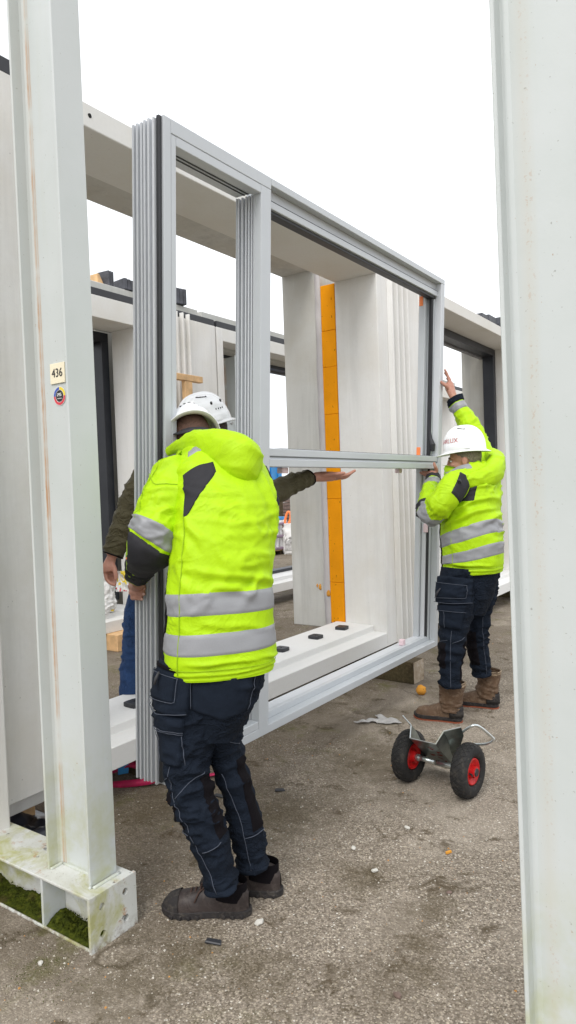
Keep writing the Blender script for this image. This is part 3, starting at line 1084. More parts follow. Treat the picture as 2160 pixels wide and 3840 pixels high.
def lump(mb, c, r, seed=0.0, sub=2, squash=(1, 1, 1), amp=0.35, mi=0):
    bm = bmesh.new()
    bmesh.ops.create_icosphere(bm, subdivisions=sub, radius=1)
    P = np.array([v.co for v in bm.verts])
    k = 1 + amp * noise3(P * 1.6 + seed) + amp * 0.5 * noise3(P * 4.1 + seed)
    P = P * k[:, None] * r * np.array(squash) + np.array(c)
    fs = [tuple(v.index for v in f.verts) for f in bm.faces]
    bm.free()
    return mb.add(P, fs, mi)


for c, r in (((-3.385, 5.348, 0.655), 0.017), ((-3.305, 5.36, 0.60), 0.020), ((-3.415, 5.348, 0.668), 0.010)):
    lump(MB(), c, r, c[2] * 9, 3, (0.9, 0.4, 1.5), 0.6).build('foam_lump', 'orange_lump', p1, smooth=True)
lump(MB(), (-2.7195, 2.34, 3.415), 0.012, 2, 2, (0.3, 1, 1)).build('lifting_socket', 'hole', p1, smooth=True)

p2 = panel('white precast panel with black framed opening beside the raised hand', -2.72, 6.42, 10.6, 0.176, 3.470, (6.62, 9.5, 3.353), inner=(-3.545, -3.225, 0.29, 3.50),
           frame=(-3.215, -3.065, 0.09, 0.40, 3.352))
p3 = panel('white precast panel of the row behind, bag lying on its sill', -5.5, 1.2, 6.52, 0.170, 3.557, (2.3, 5.25, 3.337), flutes=(5.70, 5.80, 5.90, 6.00), flute_top=3.60,
           frame=(-6.10, -5.96, 0.10, 0.40, 3.335), inner=(-6.60, -6.17, 0.29, 3.49), strip=True, parapet=(-6.0, -5.75, 3.79))
p4 = panel('white precast panel of the row behind, seen over the two helmets', -5.5, 6.545, 10.6, 0.170, 3.557, (6.66, 9.9, 3.40), frame=(-6.05, -5.90, 0.09, 0.40, 3.40),
           inner=(-6.50, -6.10, 0.29, 3.47), open_left=True, strip=True, parapet=(-6.0, -5.75, 3.79))
p5 = panel('white precast panel at the far end of the row behind', -5.5, 10.65, 15.0, 0.170, 3.557, (10.9, 14.2, 3.337), strip=True, parapet=(-6.0, -5.75, 3.79))

# nearest panel, left of the rack post
p0 = thing('concrete_panel', 'pale panel with ribbed face at the picture edge behind the rack post', 'concrete panel', (-2.7, 1.0, 0), group='precast concrete panels in racks')
MB().box(-3.0, -2.705, -1.2, 1.99, 0.235, 3.40).build('outer_shell', 'white_concrete', p0, bevel=0.004)
MB().box(-3.0, -2.775, -1.2, 1.985, 0.150, 0.234).build('lower_lip', 'white_concrete', p0, bevel=0.004)
MB().prism([(0, 0), (0.0, -0.16), (0.085, -0.12), (0.085, -0.035), (0.03, 0)], ((-2.704, 1.70, 0.150), (1, 0, 0), (0, 1, 0), (0, 0, 1)), 3.2).build('rib', 'white_concrete', p0, bevel=0.004, fix=True)
MB().prism([(0, 0), (0.0, -0.16), (0.085, -0.12), (0.085, -0.035), (0.03, 0)], ((-2.704, 1.35, 0.150), (1, 0, 0), (0, 1, 0), (0, 0, 1)), 3.2).build('rib', 'white_concrete', p0, bevel=0.004, fix=True)
MB().box(-2.90, -2.71, -1.2, 1.985, 3.401, 3.47).build('membrane_strip', 'rubber', p0, bevel=0.004)
tag(box_part('timber_strip', None, (-3.0, -2.66, 1.50, 1.62, 0.1905, 0.2335), 'wood_old', 0.003), 'thin timber strip under the nearest panel on the base beam', 'timber')
tag(box_part('timber_strip', None, (-3.3, -2.96, 1.93, 2.02, 0.0, 0.15), 'wood_new', 0.003), 'short yellow timber under the nearest panel edge', 'timber')

# black sheet lying behind the base beam
tp = MB()
X, Y = np.meshgrid(np.linspace(-3.05, -2.42, 30), np.linspace(1.71, 2.05, 20))
q = np.stack([X, Y, 0 * X], -1)
tp.grid(np.stack([X + 0.02 * noise3(q * 9), Y + 0.02 * noise3(q * 8 + 7), 0.012 + 0.16 * np.abs(fbm(q * 6.5, 3)) * np.clip((2.05 - Y) * 8, 0, 1)], -1))
o = tp.build('plastic_sheet', 'tarp', smooth=True)
tag(o, 'crumpled black plastic sheet on the ground behind the mossy beam', 'plastic sheet')

# ------------------------------------------------------------------ on top of the rows
for i, (x, y, z, sx, sy, sz, rx, lab) in enumerate([
    (-5.86, 5.16, 3.795, 0.16, 0.085, 0.165, 0.10, 'upright charcoal foam block on the far parapet beside the wood wedge'),
    (-5.84, 5.40, 3.795, 0.20, 0.135, 0.125, -0.12, 'wide wrapped charcoal foam block on the far parapet beside the aluminium frame'),
    (-5.80, 6.20, 3.795, 0.18, 0.15, 0.185, -0.22, 'leaning charcoal foam block on the far parapet seen inside the frame')]):
    mb = MB()
    for k in range(3):
        a, b = -sy / 2 + sy * k / 3 + 0.002, -sy / 2 + sy * (k + 1) / 3
        mb.box(-sx / 2, sx / 2, a, b, 0.0, sz * (1 - 0.05 * k * (i % 2)))
    o = mb.build('foam_block', 'black_foam', bevel=0.008, seg=2)
    o.location = (x, y, z)
    o.rotation_euler = (0, 0, rx)
    o.name = 'foam_block'
    tag(o, lab, 'foam block', 'charcoal foam blocks on the parapets')
mb = MB()
mb.prism([(0, 0), (0.10, 0), (0.03, 0.12), (0, 0.12)], ((-5.95, 5.02, 3.792), (0, 1, 0), (0, 0, 1), (1, 0, 0)), 0.12)
tag(mb.build('wood_wedge', 'wood_new', bevel=0.003, fix=True), 'pale wood wedge on the far parapet beside the foam block', 'wedge')
for (x, y, z, s, lab) in ((-2.90, 8.35, 3.472, (0.2, 0.20, 0.11), 'grey charcoal foam block on the panel top nearest the raised hand'),
                          (-2.93, 8.72, 3.472, (0.2, 0.26, 0.16), 'dark charcoal foam block in the middle on the panel near the right post'),
                          (-2.90, 9.12, 3.472, (0.2, 0.32, 0.19), 'wrapped charcoal foam block on the panel touching the right post')):
    o = MB().box(-s[0] / 2, s[0] / 2, -s[1] / 2, s[1] / 2, 0, s[2] * 0.5).box(-s[0] / 2 + 0.004, s[0] / 2 - 0.006, -s[1] / 2 + 0.01, s[1] / 2, s[2] * 0.5 + 0.002, s[2]).build('foam_block', 'black_foam', bevel=0.006, seg=2)
    o.location = (x, y, z)
    tag(o, lab, 'foam block', 'charcoal foam blocks on the parapets')

# ------------------------------------------------------------------ aluminium lift frame carried by the men
FR = thing('window_frame', 'large grey aluminium sliding door frame carried upright by three men', 'window frame', (-2.12, 2.065, 0.33), (0, 0.0518, 0))
W_, H_, D_ = 2.945, 2.742, 0.155


def al(name, b, mat='alu', bevel=0.0025):
    return box_part(name, FR, b, mat, bevel, world=False)


# left stile: front face in two strips, black gasket, fins of the end profile
al('left_stile', (-0.055, 0.0, 0.014, 0.0560, 0.0, H_))
al('left_stile', (-0.055, -0.0008, 0.0572, 0.086, 0.0, H_ - 0.059))
al('gasket', (-0.026, -0.010, -0.004, 0.013, 0.0, H_ - 0.004), 'rubber', 0.002)
al('end_profile', (-D_, -0.056, 0.022, 0.083, 0.0, H_ - 0.02), 'alu')
fin = al('profile_fin', (-0.040, -0.030, -0.013, 0.0215, -0.01, H_ - 0.012), 'alu_light', 0.001)
for k, (dx, sy) in enumerate(((-0.027, 0.0), (-0.050, 0.0), (-0.068, 0.0), (-0.092, 0.0), (-0.115, 0.0))):
    c = fin.copy()
    COL.objects.link(c)
    c.location = (dx, 0.0, random.uniform(-0.004, 0.004))
al('profile_web', (-D_ + 0.002, -0.0265, 0.006, 0.0138, 0.0, H_ - 0.02), 'alu', 0.001)
for zh in (0.16, 0.66, 1.16, 1.66, 2.16, 2.60):
    MB().lathe([(0, 0), (0.005, 0)], ((-0.091, 0.0052, zh), (1, 0, 0), (0, 0, 1), (0, -1, 0)), 10).build('drill_hole', 'hole', FR, world=False)
    MB().lathe([(0, 0), (0.004, 0)], ((-0.109, 0.0052, zh + 0.003), (1, 0, 0), (0, 0, 1), (0, -1, 0)), 10).build('screw_head', 'screw', FR, world=False)
# top rail
al('top_rail', (-0.055, 0.0003, 0.0565, 0.7465, H_ - 0.0575, H_))
al('top_rail', (-0.052, -0.0005, 0.0868, 0.664, H_ - 0.098, H_ - 0.0585))
al('top_rail_back', (-D_, -0.056, 0.0868, 0.664, H_ - 0.090, H_ - 0.004))
for dx in (-0.075, -0.098):
    al('track_groove', (dx - 0.004, dx + 0.004, 0.09, 0.66, H_ - 0.0925, H_ - 0.0895), 'rubber', 0)
al('top_rail', (-0.045, 0.0003, 0.7475, W_, H_ - 0.036, H_))
al('top_sash', (-D_, -0.046, 0.7475, W_ - 0.05, H_ - 0.09, H_ - 0.001))
al('top_sash', (-0.100, -0.030, 0.7475, W_ - 0.056, H_ - 0.128, H_ - 0.0915), 'alu')
al('gasket', (-0.098, -0.045, 0.7475, W_ - 0.058, H_ - 0.145, H_ - 0.1285), 'rubber', 0.002)
al('gasket', (-0.098, -0.030, 0.748, W_ - 0.058, H_ - 0.0918, H_ - 0.0896), 'rubber', 0)
# mullion: front face and the grooved side face
al('mullion', (-0.05, 0.0, 0.665, 0.7462, 0.0, H_ - 0.058))
al('mullion_back', (-D_, -0.051, 0.690, 0.744, 0.03, H_ - 0.092))
fin2 = al('mullion_fin', (-0.066, -0.058, 0.670, 0.6895, 0.03, H_ - 0.092), 'alu_light', 0.001)
for dx in (-0.018, -0.036, -0.060, -0.084):
    c = fin2.copy()
    COL.objects.link(c)
    c.location = (dx, 0, 0)
al('mullion_back', (-D_, -0.1515, 0.664, 0.6895, 0.03, H_ - 0.092), 'alu', 0.001)
for zh in (0.18, 0.8, 1.4, 2.0, 2.5):
    for dx in (-0.083, -0.108):
        MB().lathe([(0, 0), (0.0035, 0)], ((dx, 0.6893, zh), (1, 0, 0), (0, 0, 1), (0, -1, 0)), 8).build('screw_head', 'hole', FR, world=False)
# middle rail
al('middle_rail', (-0.06, -0.002, 0.7470, W_ - 0.046, 1.340, 1.379))
al('rail_groove', (-0.06, -0.018, 0.7472, W_ - 0.06, 1.3795, 1.3925), 'alu_light', 0.001)
al('rail_groove', (-0.06, -0.0175, 0.7476, W_ - 0.07, 1.3865, 1.3935), 'alu_dark', 0)
al('middle_rail', (-0.06, -0.008, 0.7472, W_ - 0.062, 1.394, 1.4325))
al('middle_rail', (-D_, -0.061, 0.7472, W_ - 0.046, 1.338, 1.430), 'alu')
al('gasket', (-0.10, -0.035, 0.9, W_ - 0.08, 1.4308, 1.4365), 'rubber', 0.001)
# right stile
al('right_stile', (-0.05, 0.0004, W_ - 0.045, W_, 0.0, H_ - 0.0365))
al('right_stile_back', (-D_, -0.051, W_ - 0.075, W_ - 0.002, 0.02, H_ - 0.038))
al('sash_stile', (-0.150, -0.108, W_ - 0.125, W_ - 0.0755, 0.055, 1.338), 'alu')
al('sash_stile', (-0.150, -0.100, W_ - 0.125, W_ - 0.0755, 1.437, H_ - 0.09), 'alu')
al('sash_stile', (-0.106, -0.072, W_ - 0.100, W_ - 0.0755, 0.055, 1.338), 'alu_light')
al('gasket', (-0.071, -0.056, W_ - 0.092, W_ - 0.0755, 0.055, 1.338), 'rubber', 0.002)
al('sash_lip', (-0.05, -0.0015, W_ - 0.061, W_ - 0.0452, 1.4335, H_ - 0.037), 'alu_light', 0.001)
gk = MB()
pz = np.linspace(1.47, H_ - 0.15, 24)
gk.tube([(-0.06 + (0.03 * math.exp(-((z - 1.49) / 0.06) ** 2)), W_ - 0.088 + 0.01 * math.sin(z * 4), z) for z in pz], [0.009 + 0.014 * math.exp(-((z - 1.52) / 0.05) ** 2) for z in pz], 10)
gk.box(-0.082, -0.056, W_ - 0.092, W_ - 0.0757, 1.436, H_ - 0.146)
gk.build('hanging_gasket', 'rubber', FR, world=False)
# bottom rail, stepped
al('bottom_rail', (-0.055, -0.0004, 0.014, W_, -0.016, 0.0275))
al('bottom_rail', (-0.053, -0.001, 0.087, 0.664, 0.0285, 0.068))
al('bottom_rail_back', (-D_, -0.0535, 0.087, 0.664, -0.012, 0.045))
al('sill_rail', (-0.085, -0.056, 0.7475, W_ - 0.046, -0.012, 0.062), 'alu')
al('sill_rail', (-D_, -0.089, 0.7475, W_ - 0.046, -0.012, 0.058), 'alu_light')
al('gasket', (-0.0888, -0.0853, 0.7475, W_ - 0.046, -0.01, 0.056), 'rubber', 0)
for dx in (-0.08, -0.11):
    al('track_groove', (dx - 0.005, dx + 0.005, 0.09, 0.66, 0.0455, 0.048), 'rubber', 0)
# small pads stuck on the frame
for (x, y, z) in ((-0.098, 0.80, 0.059), (-0.098, 2.52, 0.059)):
    MB().box(x - 0.018, x + 0.018, y - 0.02, y + 0.02, z, z + 0.042).build('spacer_block', 'pink', FR, world=False, bevel=0.005, seg=2)
MB().box(-0.085, -0.055, W_ - 0.118, W_ - 0.094, 0.86, 0.925).build('spacer_block', 'pink', FR, world=False, bevel=0.004, seg=2)
MB().box(-0.09, -0.05, 0.93, 0.985, 1.306, 1.337).build('spacer_block', 'pink', FR, world=False, bevel=0.004)
MB().box(-0.15, -0.11, 2.46, 2.50, 1.306, 1.337).build('spacer_block', 'pink', FR, world=False, bevel=0.004)
for (z0, z1) in ((2.545, 2.615), (1.437, 1.50)):
    MB().box(-0.147, -0.116, W_ - 0.1285, W_ - 0.1255, z0, z1).build('orange_tag', 'orange_tag', FR, world=False, bevel=0.002)


# ------------------------------------------------------------------ loose things
for (x, y, lab) in ((-3.00, 2.72, 'black shim pad on the white sill beside the steel rack post'),
                    (-3.02, 4.20, 'black shim pad on the white sill half hidden by the yellow jacket'),
                    (-3.02, 4.68, 'black shim pad in the middle of the white sill'),
                    (-3.01, 5.08, 'black shim pad on the white sill nearest the orange insulation')):
    t = thing('shim_pad', lab, 'shim pad', (x, y, 0.3485), (0, 0, random.uniform(-0.12, 0.12)), 'black shim pads on the sill')
    mb = MB()
    n = 20
    sq, ci = [], []
    for k in range(n):
        a = 2 * math.pi * (k + 0.5) / n
        c, s_ = math.cos(a), math.sin(a)
        m = (abs(c) ** 8 + abs(s_) ** 8) ** (1 / 8)
        sq.append((0.048 * c / m, 0.048 * s_ / m))
        ci.append((0.008 * c, 0.008 * s_))
    rings = [[(a, b, 0.0) for a, b in sq], [(a, b, 0.025) for a, b in sq], [(a * 0.95, b * 0.95, 0.028) for a, b in sq], [(a, b, 0.028) for a, b in ci], [(a, b, 0.01) for a, b in ci]]
    vs = [p for r in rings for p in r]
    fs = [(i * n + k, i * n + (k + 1) % n, (i + 1) * n + (k + 1) % n, (i + 1) * n + k) for i in range(4) for k in range(n)]
    mb.add(vs, fs)
    mb.build('pad', 'rubber', t, world=False)

# squared timber bearer under the panel
tb = thing('timber_block', 'heavy weathered timber block under the panel beside the brown boots', 'timber block', (-2.56, 5.05, 0), (0, 0, -0.05))
MB().box(-0.60, 0.262, -0.085, 0.085, 0.0, 0.172).build('beam', 'wood_old', tb, world=False, bevel=0.006)
MB().box(0.2625, 0.2655, -0.082, 0.082, 0.003, 0.169).build('end_grain', 'wood_end', tb, world=False)
tag(box_part('timber_block', None, (-3.35, -2.62, 2.62, 2.74, 0.0, 0.173), 'wood_old', 0.005), 'dark timber block under the sill beside the crimson strap', 'timber block')
tag(box_part('timber_block', None, (-5.66, -5.35, 4.66, 4.93, 0.0, 0.168), 'wood_new', 0.005), 'pale timber block under the sill behind the blue jeans', 'timber block')
tag(box_part('timber_block', None, (-3.1, -2.6, 9.3, 9.5, 0.0, 0.172), 'wood_old', 0.005), 'dark timber block under the far sill near the right post', 'timber block')
tag(box_part('timber_block', None, (-5.9, -5.4, 8.9, 9.05, 0.0, 0.166), 'wood_old', 0.005), 'dark timber block under the sill of the row behind', 'timber block')

# T shaped timber prop leaning on the row behind
t = thing('timber_prop', 'T shaped fresh timber prop standing against the panel behind the helmets', 'timber prop', (-5.32, 5.80, 0))
MB().box(-5.35, -5.285, 5.45, 6.02, 2.795, 2.865).build('cross_bar', 'wood_new', t, bevel=0.004)
MB().prism([(5.725, 2.794), (5.845, 2.794), (5.90, 0.0), (5.80, 0.0)], ((-5.345, 0, 0), (0, 1, 0), (0, 0, 1), (1, 0, 0)), 0.055).build('upright', 'wood_new', t, bevel=0.004, fix=True)

# steel post and bracket standing inside the next opening
t = thing('steel_post', 'white steel post with a rust run inside the far opening beside the helmets', 'steel post', (-5.75, 7.12, 0))
post_mesh(-5.87, -5.63, 7.04, 7.20, 0.0, 3.3).build('post', 'post_left', t, bevel=0.002)
br = thing('steel_bracket', 'galvanised bracket plate with one bolt beside the white helmet', 'bracket', (-5.44, 6.72, 2.37))
MB().box(-5.49, -5.46, 6.60, 6.82, 2.28, 2.47).build('plate', 'zinc_bright', br, bevel=0.004)
MB().lathe([(0, 0.012), (0.022, 0.012), (0.024, 0.0)], ((-5.46, 6.72, 2.40), (0, 1, 0), (0, 0, 1), (1, 0, 0)), 12).build('bolt_head', 'screw', br)

# printed carrier bag on the sill behind
bg = thing('carrier_bag', 'crumpled white printed plastic bag lying on the sill of the row behind', 'plastic bag', (-5.44, 4.60, 0.345))
S = Surf([(-5.70, 4.79, 0.349, 0.135, 0.085), (-5.70, 4.79, 0.40, 0.15, 0.10), (-5.70, 4.795, 0.52, 0.14, 0.085), (-5.70, 4.80, 0.66, 0.125, 0.06), (-5.70, 4.805, 0.78, 0.10, 0.035), (-5.70, 4.805, 0.84, 0.085, 0.012)], (0, 1, 0), 2.4,
         folds(0.022, (9, 9, 11), 0.6, None, 3.0))
M['bag'] = plain('white bag film', (0.78, 0.77, 0.75), 0.4, var=0.04)
mb = MB()
S.tube(mb, 72, 48)
mb.build('film', 'bag', bg, smooth=True)
mb = MB()
for i, ch in enumerate('ACTION'):
    vs, fs = text_mesh(ch, 0.10)
    V = np.array(vs)
    uu = 0.865 - V[:, 1] * 0.9 - 0.02
    vv = 0.30 + 0.085 * i + V[:, 0] * 1.2
    P = S.pos(1.11 - uu, np.clip(vv, 0, 1), 0.003)
    mb.add(P, [f[::-1] for f in fs])
mb.build('lettering', 'navy_print', bg)
for u, v, m in ((-0.08, 0.10, 'yellow_print'), (-0.14, 0.08, 'red_print'), (-0.03, 0.13, 'red_print'), (-0.20, 0.10, 'yellow_print')):
    mb = MB()
    S.patch(mb, u % 1.0 - 0.022, u % 1.0 + 0.022, v - 0.05, v + 0.04, 0.003, 8, 8)
    mb.build('print_patch', m, bg)


# crimson lashing strap with blue tag
def ribbon(mb, pts, wdt, up=(0, 0, 1), n=60, th=0.002, tw=None):
    P = catmull(np.array(pts, float), np.linspace(0, 1, n))
    T = np.gradient(P, axis=0)
    T /= np.linalg.norm(T, axis=1, keepdims=True)
    U = np.array(up, float)[None] + 0 * P
    if tw is not None:
        U = catmull(np.array(tw, float), np.linspace(0, 1, n))
    B = np.cross(T, U)
    B /= np.linalg.norm(B, axis=1, keepdims=True)
    N = np.cross(B, T)
    a, b = P - B * wdt / 2, P + B * wdt / 2
    mb.grid(np.stack([a + N * th, b + N * th, b - N * th, a - N * th], 1), True)
    return mb


s_ = thing('lashing_strap', 'crimson lashing strap lying loose on the ground under the frame', 'strap', (-2.8, 2.5, 0))
mb = MB()
ribbon(mb, [(-3.25, 2.28, 0.006), (-3.02, 2.40, 0.005), (-2.88, 2.47, 0.012), (-2.74, 2.55, 0.03), (-2.66, 2.63, 0.05), (-2.56, 2.75, 0.02), (-2.5, 2.9, 0.005)], 0.036, tw=[(0, 0, 1), (0.2, -0.1, 1), (0.5, -0.8, 0.7), (0.6, -0.9, 0.4), (0.4, -0.6, 0.7), (0, 0, 1), (0, 0, 1)])
mb.build('webbing', 'red_strap', s_, smooth=True)
mb = MB()
ribbon(mb, [(-3.12, 2.44, 0.01), (-3.02, 2.56, 0.03), (-2.92, 2.60, 0.07), (-2.80, 2.68, 0.02), (-2.74, 2.80, 0.05), (-2.9, 2.86, 0.09), (-3.0, 2.78, 0.05), (-2.86, 2.70, 0.06)], 0.038, tw=[(0.3, -0.6, 0.7)] * 8)
mb.build('webbing', 'red_strap', s_, smooth=True)
mb = MB()
ribbon(mb, [(-3.2, 2.55, 0.02), (-3.0, 2.72, 0.02), (-2.85, 2.9, 0.05), (-2.7, 3.0, 0.02)], 0.04, tw=[(0.1, -0.5, 0.9)] * 4)
mb.build('webbing', 'red_strap', s_, smooth=True)
MB().prism([(-0.03, -0.035), (0.03, -0.03), (0.034, 0.03), (-0.028, 0.038)], ((-2.955, 2.575, 0.05), (0.86, 0.5, 0.1), (-0.2, 0.2, 0.95), (0.5, -0.86, 0.2)), 0.004).build('strap_tag', 'blue_plastic', s_, bevel=0.003, fix=True)

# two wheeled panel trolley
tr = thing('panel_trolley', 'two wheeled zinc panel trolley with red rims and air tyres on the asphalt', 'trolley', (-1.415, 3.30, 0), (0, 0, -0.113))
for sx in (-1, 1):
    fr_ = ((sx * 0.168, 0, 0.131), (0, 1, 0), (0, 0, 1), (1, 0, 0))
    wh = MB().lathe([(0.028, -0.045), (0.028, 0.045)], fr_, 16, cap=True).build('wheel', 'red_rim', tr, world=False, smooth=False)
    prof = []
    for k in range(25):
        a = math.pi * 2 * k / 24
        prof.append((0.095 + 0.036 * (1 if math.cos(a) > 0 else 0.82) * math.copysign(abs(math.cos(a)) ** 0.75, math.cos(a)), 0.042 * math.copysign(abs(math.sin(a)) ** 0.8, math.sin(a))))
    ty = MB().lathe(prof, fr_, 56)
    ty.build('tyre', 'tyre', wh, world=False, smooth=True)
    # raised tread: crossing diagonal ribs
    td = MB()
    nb = 26
    for k in range(nb):
        for sg in (-1, 1):
            pts = []
            for j in range(7):
                h = -0.034 + 0.068 * j / 6
                a = 2 * math.pi * (k + sg * (j / 6 - 0.5) * 2.2) / nb
                r = 0.095 + 0.0365 * max(0.0, 1 - (abs(h) / 0.042) ** (1 / 0.8 * 2)) ** 0.375
                pts.append((sx * 0.168 + h, r * math.cos(a), 0.131 + r * math.sin(a)))
            td.tube(pts, 0.0026, 4, False)
    tag(td.build('tread', 'tyre', wh, world=False), kind='stuff')
    for side in (-1, 1):
        f2 = ((sx * 0.168, 0, 0.131), (0, 1, 0), (0, 0, 1), (side, 0, 0))
        MB().lathe([(0.066, 0.024), (0.064, 0.031), (0.058, 0.031), (0.050, 0.016), (0.036, 0.010), (0.030, 0.022), (0.030, 0.034)], f2, 36).build('rim', 'red_rim', wh, world=False, smooth=True)
    if sx > 0:
        MB().lathe([(0.0, 0.050), (0.018, 0.050), (0.021, 0.044), (0.021, 0.02)], ((sx * 0.168, 0, 0.131), (0, 1, 0), (0, 0, 1), (1, 0, 0)), 20).build('hub_cap', 'rubber', wh, world=False, smooth=False)
        MB().tube([(0.193, -0.035, 0.131), (0.206, -0.036, 0.13), (0.213, -0.046, 0.129)], 0.0045, 8).build('valve', 'rubber', wh, world=False)
MB().tube([(-0.145, 0, 0.131), (-0.015, 0, 0.131)], 0.013, 14).build('axle', 'zinc_bright', tr, world=False, smooth=True)
MB().tube([(0.0, 0, 0.131), (0.145, 0, 0.131)], 0.013, 14).build('axle', 'zinc_bright', tr, world=False, smooth=True)
MB().lathe([(0.018, 0), (0.018, 0.012)], ((-0.120, 0, 0.131), (0, 1, 0), (0, 0, 1), (1, 0, 0)), 16, cap=True).build('collar', 'zinc_bright', tr, world=False)
prof = [(-0.150, 0.104), (-0.088, 0.066), (-0.088, 0.064), (-0.072, 0.0), (0.072, 0.0), (0.094, 0.068), (0.094, 0.070), (0.176, 0.108)]
Ld, Nd = Vector((-0.14, 0.79, -0.60)), Vector((0, 0.60, 0.80))
mb = MB()
# trough sheet: front end high, rear end on the ground
o0 = Vector((0, -0.14, 0.285))
rows = []
for j, (ln, fl) in enumerate(((0.0, 1.0), (0.10, 0.9), (0.22, 0.45), (0.435, 0.12))):
    rows.append([o0 + Vector((math.copysign(0.072 + (abs(a) - 0.072) * fl, a), 0, 0)) + Nd * h * fl + Ld * ln for a, h in prof])
top = np.array([[tuple(p) for p in r] for r in rows])
bot = np.array([[tuple(p - Nd * 0.004) for p in r] for r in rows])
mb.grid(top).grid(bot, flip=True)
mb.build('trough', 'zinc', tr, world=False)
mb = MB()
for (a, h), (c, d) in zip(prof[:-1], prof[1:]):
    if abs(a - c) + abs(h - d) < 0.004:
        continue
    mb.tube([o0 + Vector((a, 0, 0)) + Nd * (h - 0.002), o0 + Vector((c, 0, 0)) + Nd * (d - 0.002)], 0.003, 6)
mb.build('bright_edge', 'zinc_bright', tr, world=False)
sm = MB()
for k in range(9):
    a, ln = random.uniform(-0.015, 0.05), 0.06 + 0.038 * k
    c = o0 + Vector((a, 0, 0)) + Ld * ln - Nd * 0.0046
    sm.add([c + Vector((random.uniform(-0.03, 0.03), 0, 0)) + Ld * random.uniform(-0.025, 0.025) for _ in range(5)], [(0, 1, 2), (0, 2, 3), (0, 3, 4)])
tag(sm.build('paint_smear', 'red_smear', tr, world=False), kind='stuff')
hb = [o0 + Vector((0.125, 0, 0)) + Nd * 0.092 + Ld * 0.12, o0 + Vector((0.20, -0.01, 0)) + Nd * 0.135 + Ld * 0.06, o0 + Vector((0.235, 0, 0)) + Nd * 0.15 + Ld * 0.07,
      o0 + Vector((0.285, 0, 0)) + Nd * 0.14 + Ld * 0.17, o0 + Vector((0.29, 0, 0)) + Nd * 0.13 + Ld * 0.19, o0 + Vector((0.25, 0, 0)) + Nd * 0.11 + Ld * 0.21, o0 + Vector((0.14, 0, 0)) + Nd * 0.094 + Ld * 0.24]
MB().tube([tuple(p) for p in catmull(np.array([tuple(p) for p in hb]), np.linspace(0, 1, 40))], 0.0065, 10).build('handle', 'zinc_bright', tr, world=False, smooth=True)

# orange foam lump, torn membrane, rubber scraps, stones
o = lump(MB(), (0, 0, 0), 0.038, 4.0, 3, (1, 1, 0.95), 0.25).build('foam_lump', 'orange_lump', smooth=True)
o.location = (-2.145, 4.74, 0.034)
tag(o, 'round orange foam lump on the asphalt beside the timber block', 'foam lump')
mb = MB()
P = np.array([(0, 0), (0.05, -0.02), (0.10, 0.005), (0.135, -0.01), (0.19, -0.03), (0.27, -0.02), (0.25, 0.03), (0.20, 0.05), (0.165, 0.11), (0.13, 0.10), (0.15, 0.05), (0.10, 0.04), (0.05, 0.02)])
bmx = bmesh.new()
vv = [bmx.verts.new((a, b, 0)) for a, b in P]
bmx.faces.new(vv)
bmesh.ops.triangulate(bmx, faces=bmx.faces)
bmesh.ops.subdivide_edges(bmx, edges=bmx.edges, cuts=4, use_grid_fill=True)
vs = [(v.co.x, v.co.y, 0.008 + 0.03 * abs(float(fbm(np.array([v.co.x * 14, v.co.y * 14, 2.2]), 2)))) for v in bmx.verts]
fs = [tuple(v.index for v in f.verts) for f in bmx.faces]
bmx.verts.index_update()
fs = [tuple(v.index for v in f.verts) for f in bmx.faces]
bmx.free()
mb.add(vs, fs)
o = mb.build('torn_membrane', 'membrane', smooth=False)
so = o.modifiers.new('s', 'SOLIDIFY')
so.thickness = 0.004
o.location = (-2.27, 3.94, 0.002)
o.rotation_euler = (0, 0, 0.55)
o.scale = (1.15, 1.3, 1)
tag(o, 'torn scrap of pale grey membrane on the asphalt before the boots', 'membrane scrap')
for (x, y, rz, l, lab) in ((-2.10, 2.86, 0.9, 0.055, 'black rubber scrap on the asphalt under the frame rail'), (-1.595, 1.755, 0.5, 0.06, 'black rubber scrap on the asphalt before the dark shoes'),
                           (-2.33, 2.65, 0.3, 0.05, 'thin black rubber scrap close under the frame corner')):
    o = MB().prism([(-l / 2, -0.008), (l / 2, -0.013), (l / 2 - 0.004, 0.011), (-l / 2 + 0.006, 0.012)], ((0, 0, 0), (1, 0, 0), (0, 1, 0), (0, 0, 1)), 0.010).build('rubber_scrap', 'rubber', bevel=0.003, fix=True)
    o.location = (x, y, 0.001)
    o.rotation_euler = (0.1, 0.1, rz)
    tag(o, lab, 'rubber scrap', 'black rubber scraps on the asphalt')
for (x, y, r, m, lab) in ((-1.525, 1.925, 0.022, 'stone', 'white flat stone chip behind the dark shoe heel'), (-1.46, 1.22, 0.02, 'stone', 'pale angular stone near the lower picture edge'),
                          (-0.95, 1.86, 0.018, 'stone_dark', 'dark round stone near the foot of the right post'), (-1.02, 2.45, 0.014, 'stone_dark', 'reddish stone on bare asphalt left of the right post'),
                          (-1.37, 2.83, 0.017, 'stone', 'white stone on the asphalt before the trolley tyre'), (-1.49, 2.55, 0.018, 'stone', 'grey white stone on the open asphalt'),
                          (-1.33, 2.44, 0.017, 'stone', 'long grey stone on the open asphalt'), (-2.02, 1.37, 0.014, 'stone', 'white flake beside the rack end plate'),
                          (-2.33, 1.30, 0.014, 'stone', 'grey flake before the mossy beam')):
    o = lump(MB(), (0, 0, 0), r * 0.72, x * 7, 2, (1.2, 0.8, 0.55), 0.4).build('stone', m, smooth=False)
    o.location = (x, y, r * 0.28)
    o.rotation_euler = (0, 0, x * 30)
    tag(o, lab, 'stone', 'loose stones on the asphalt')
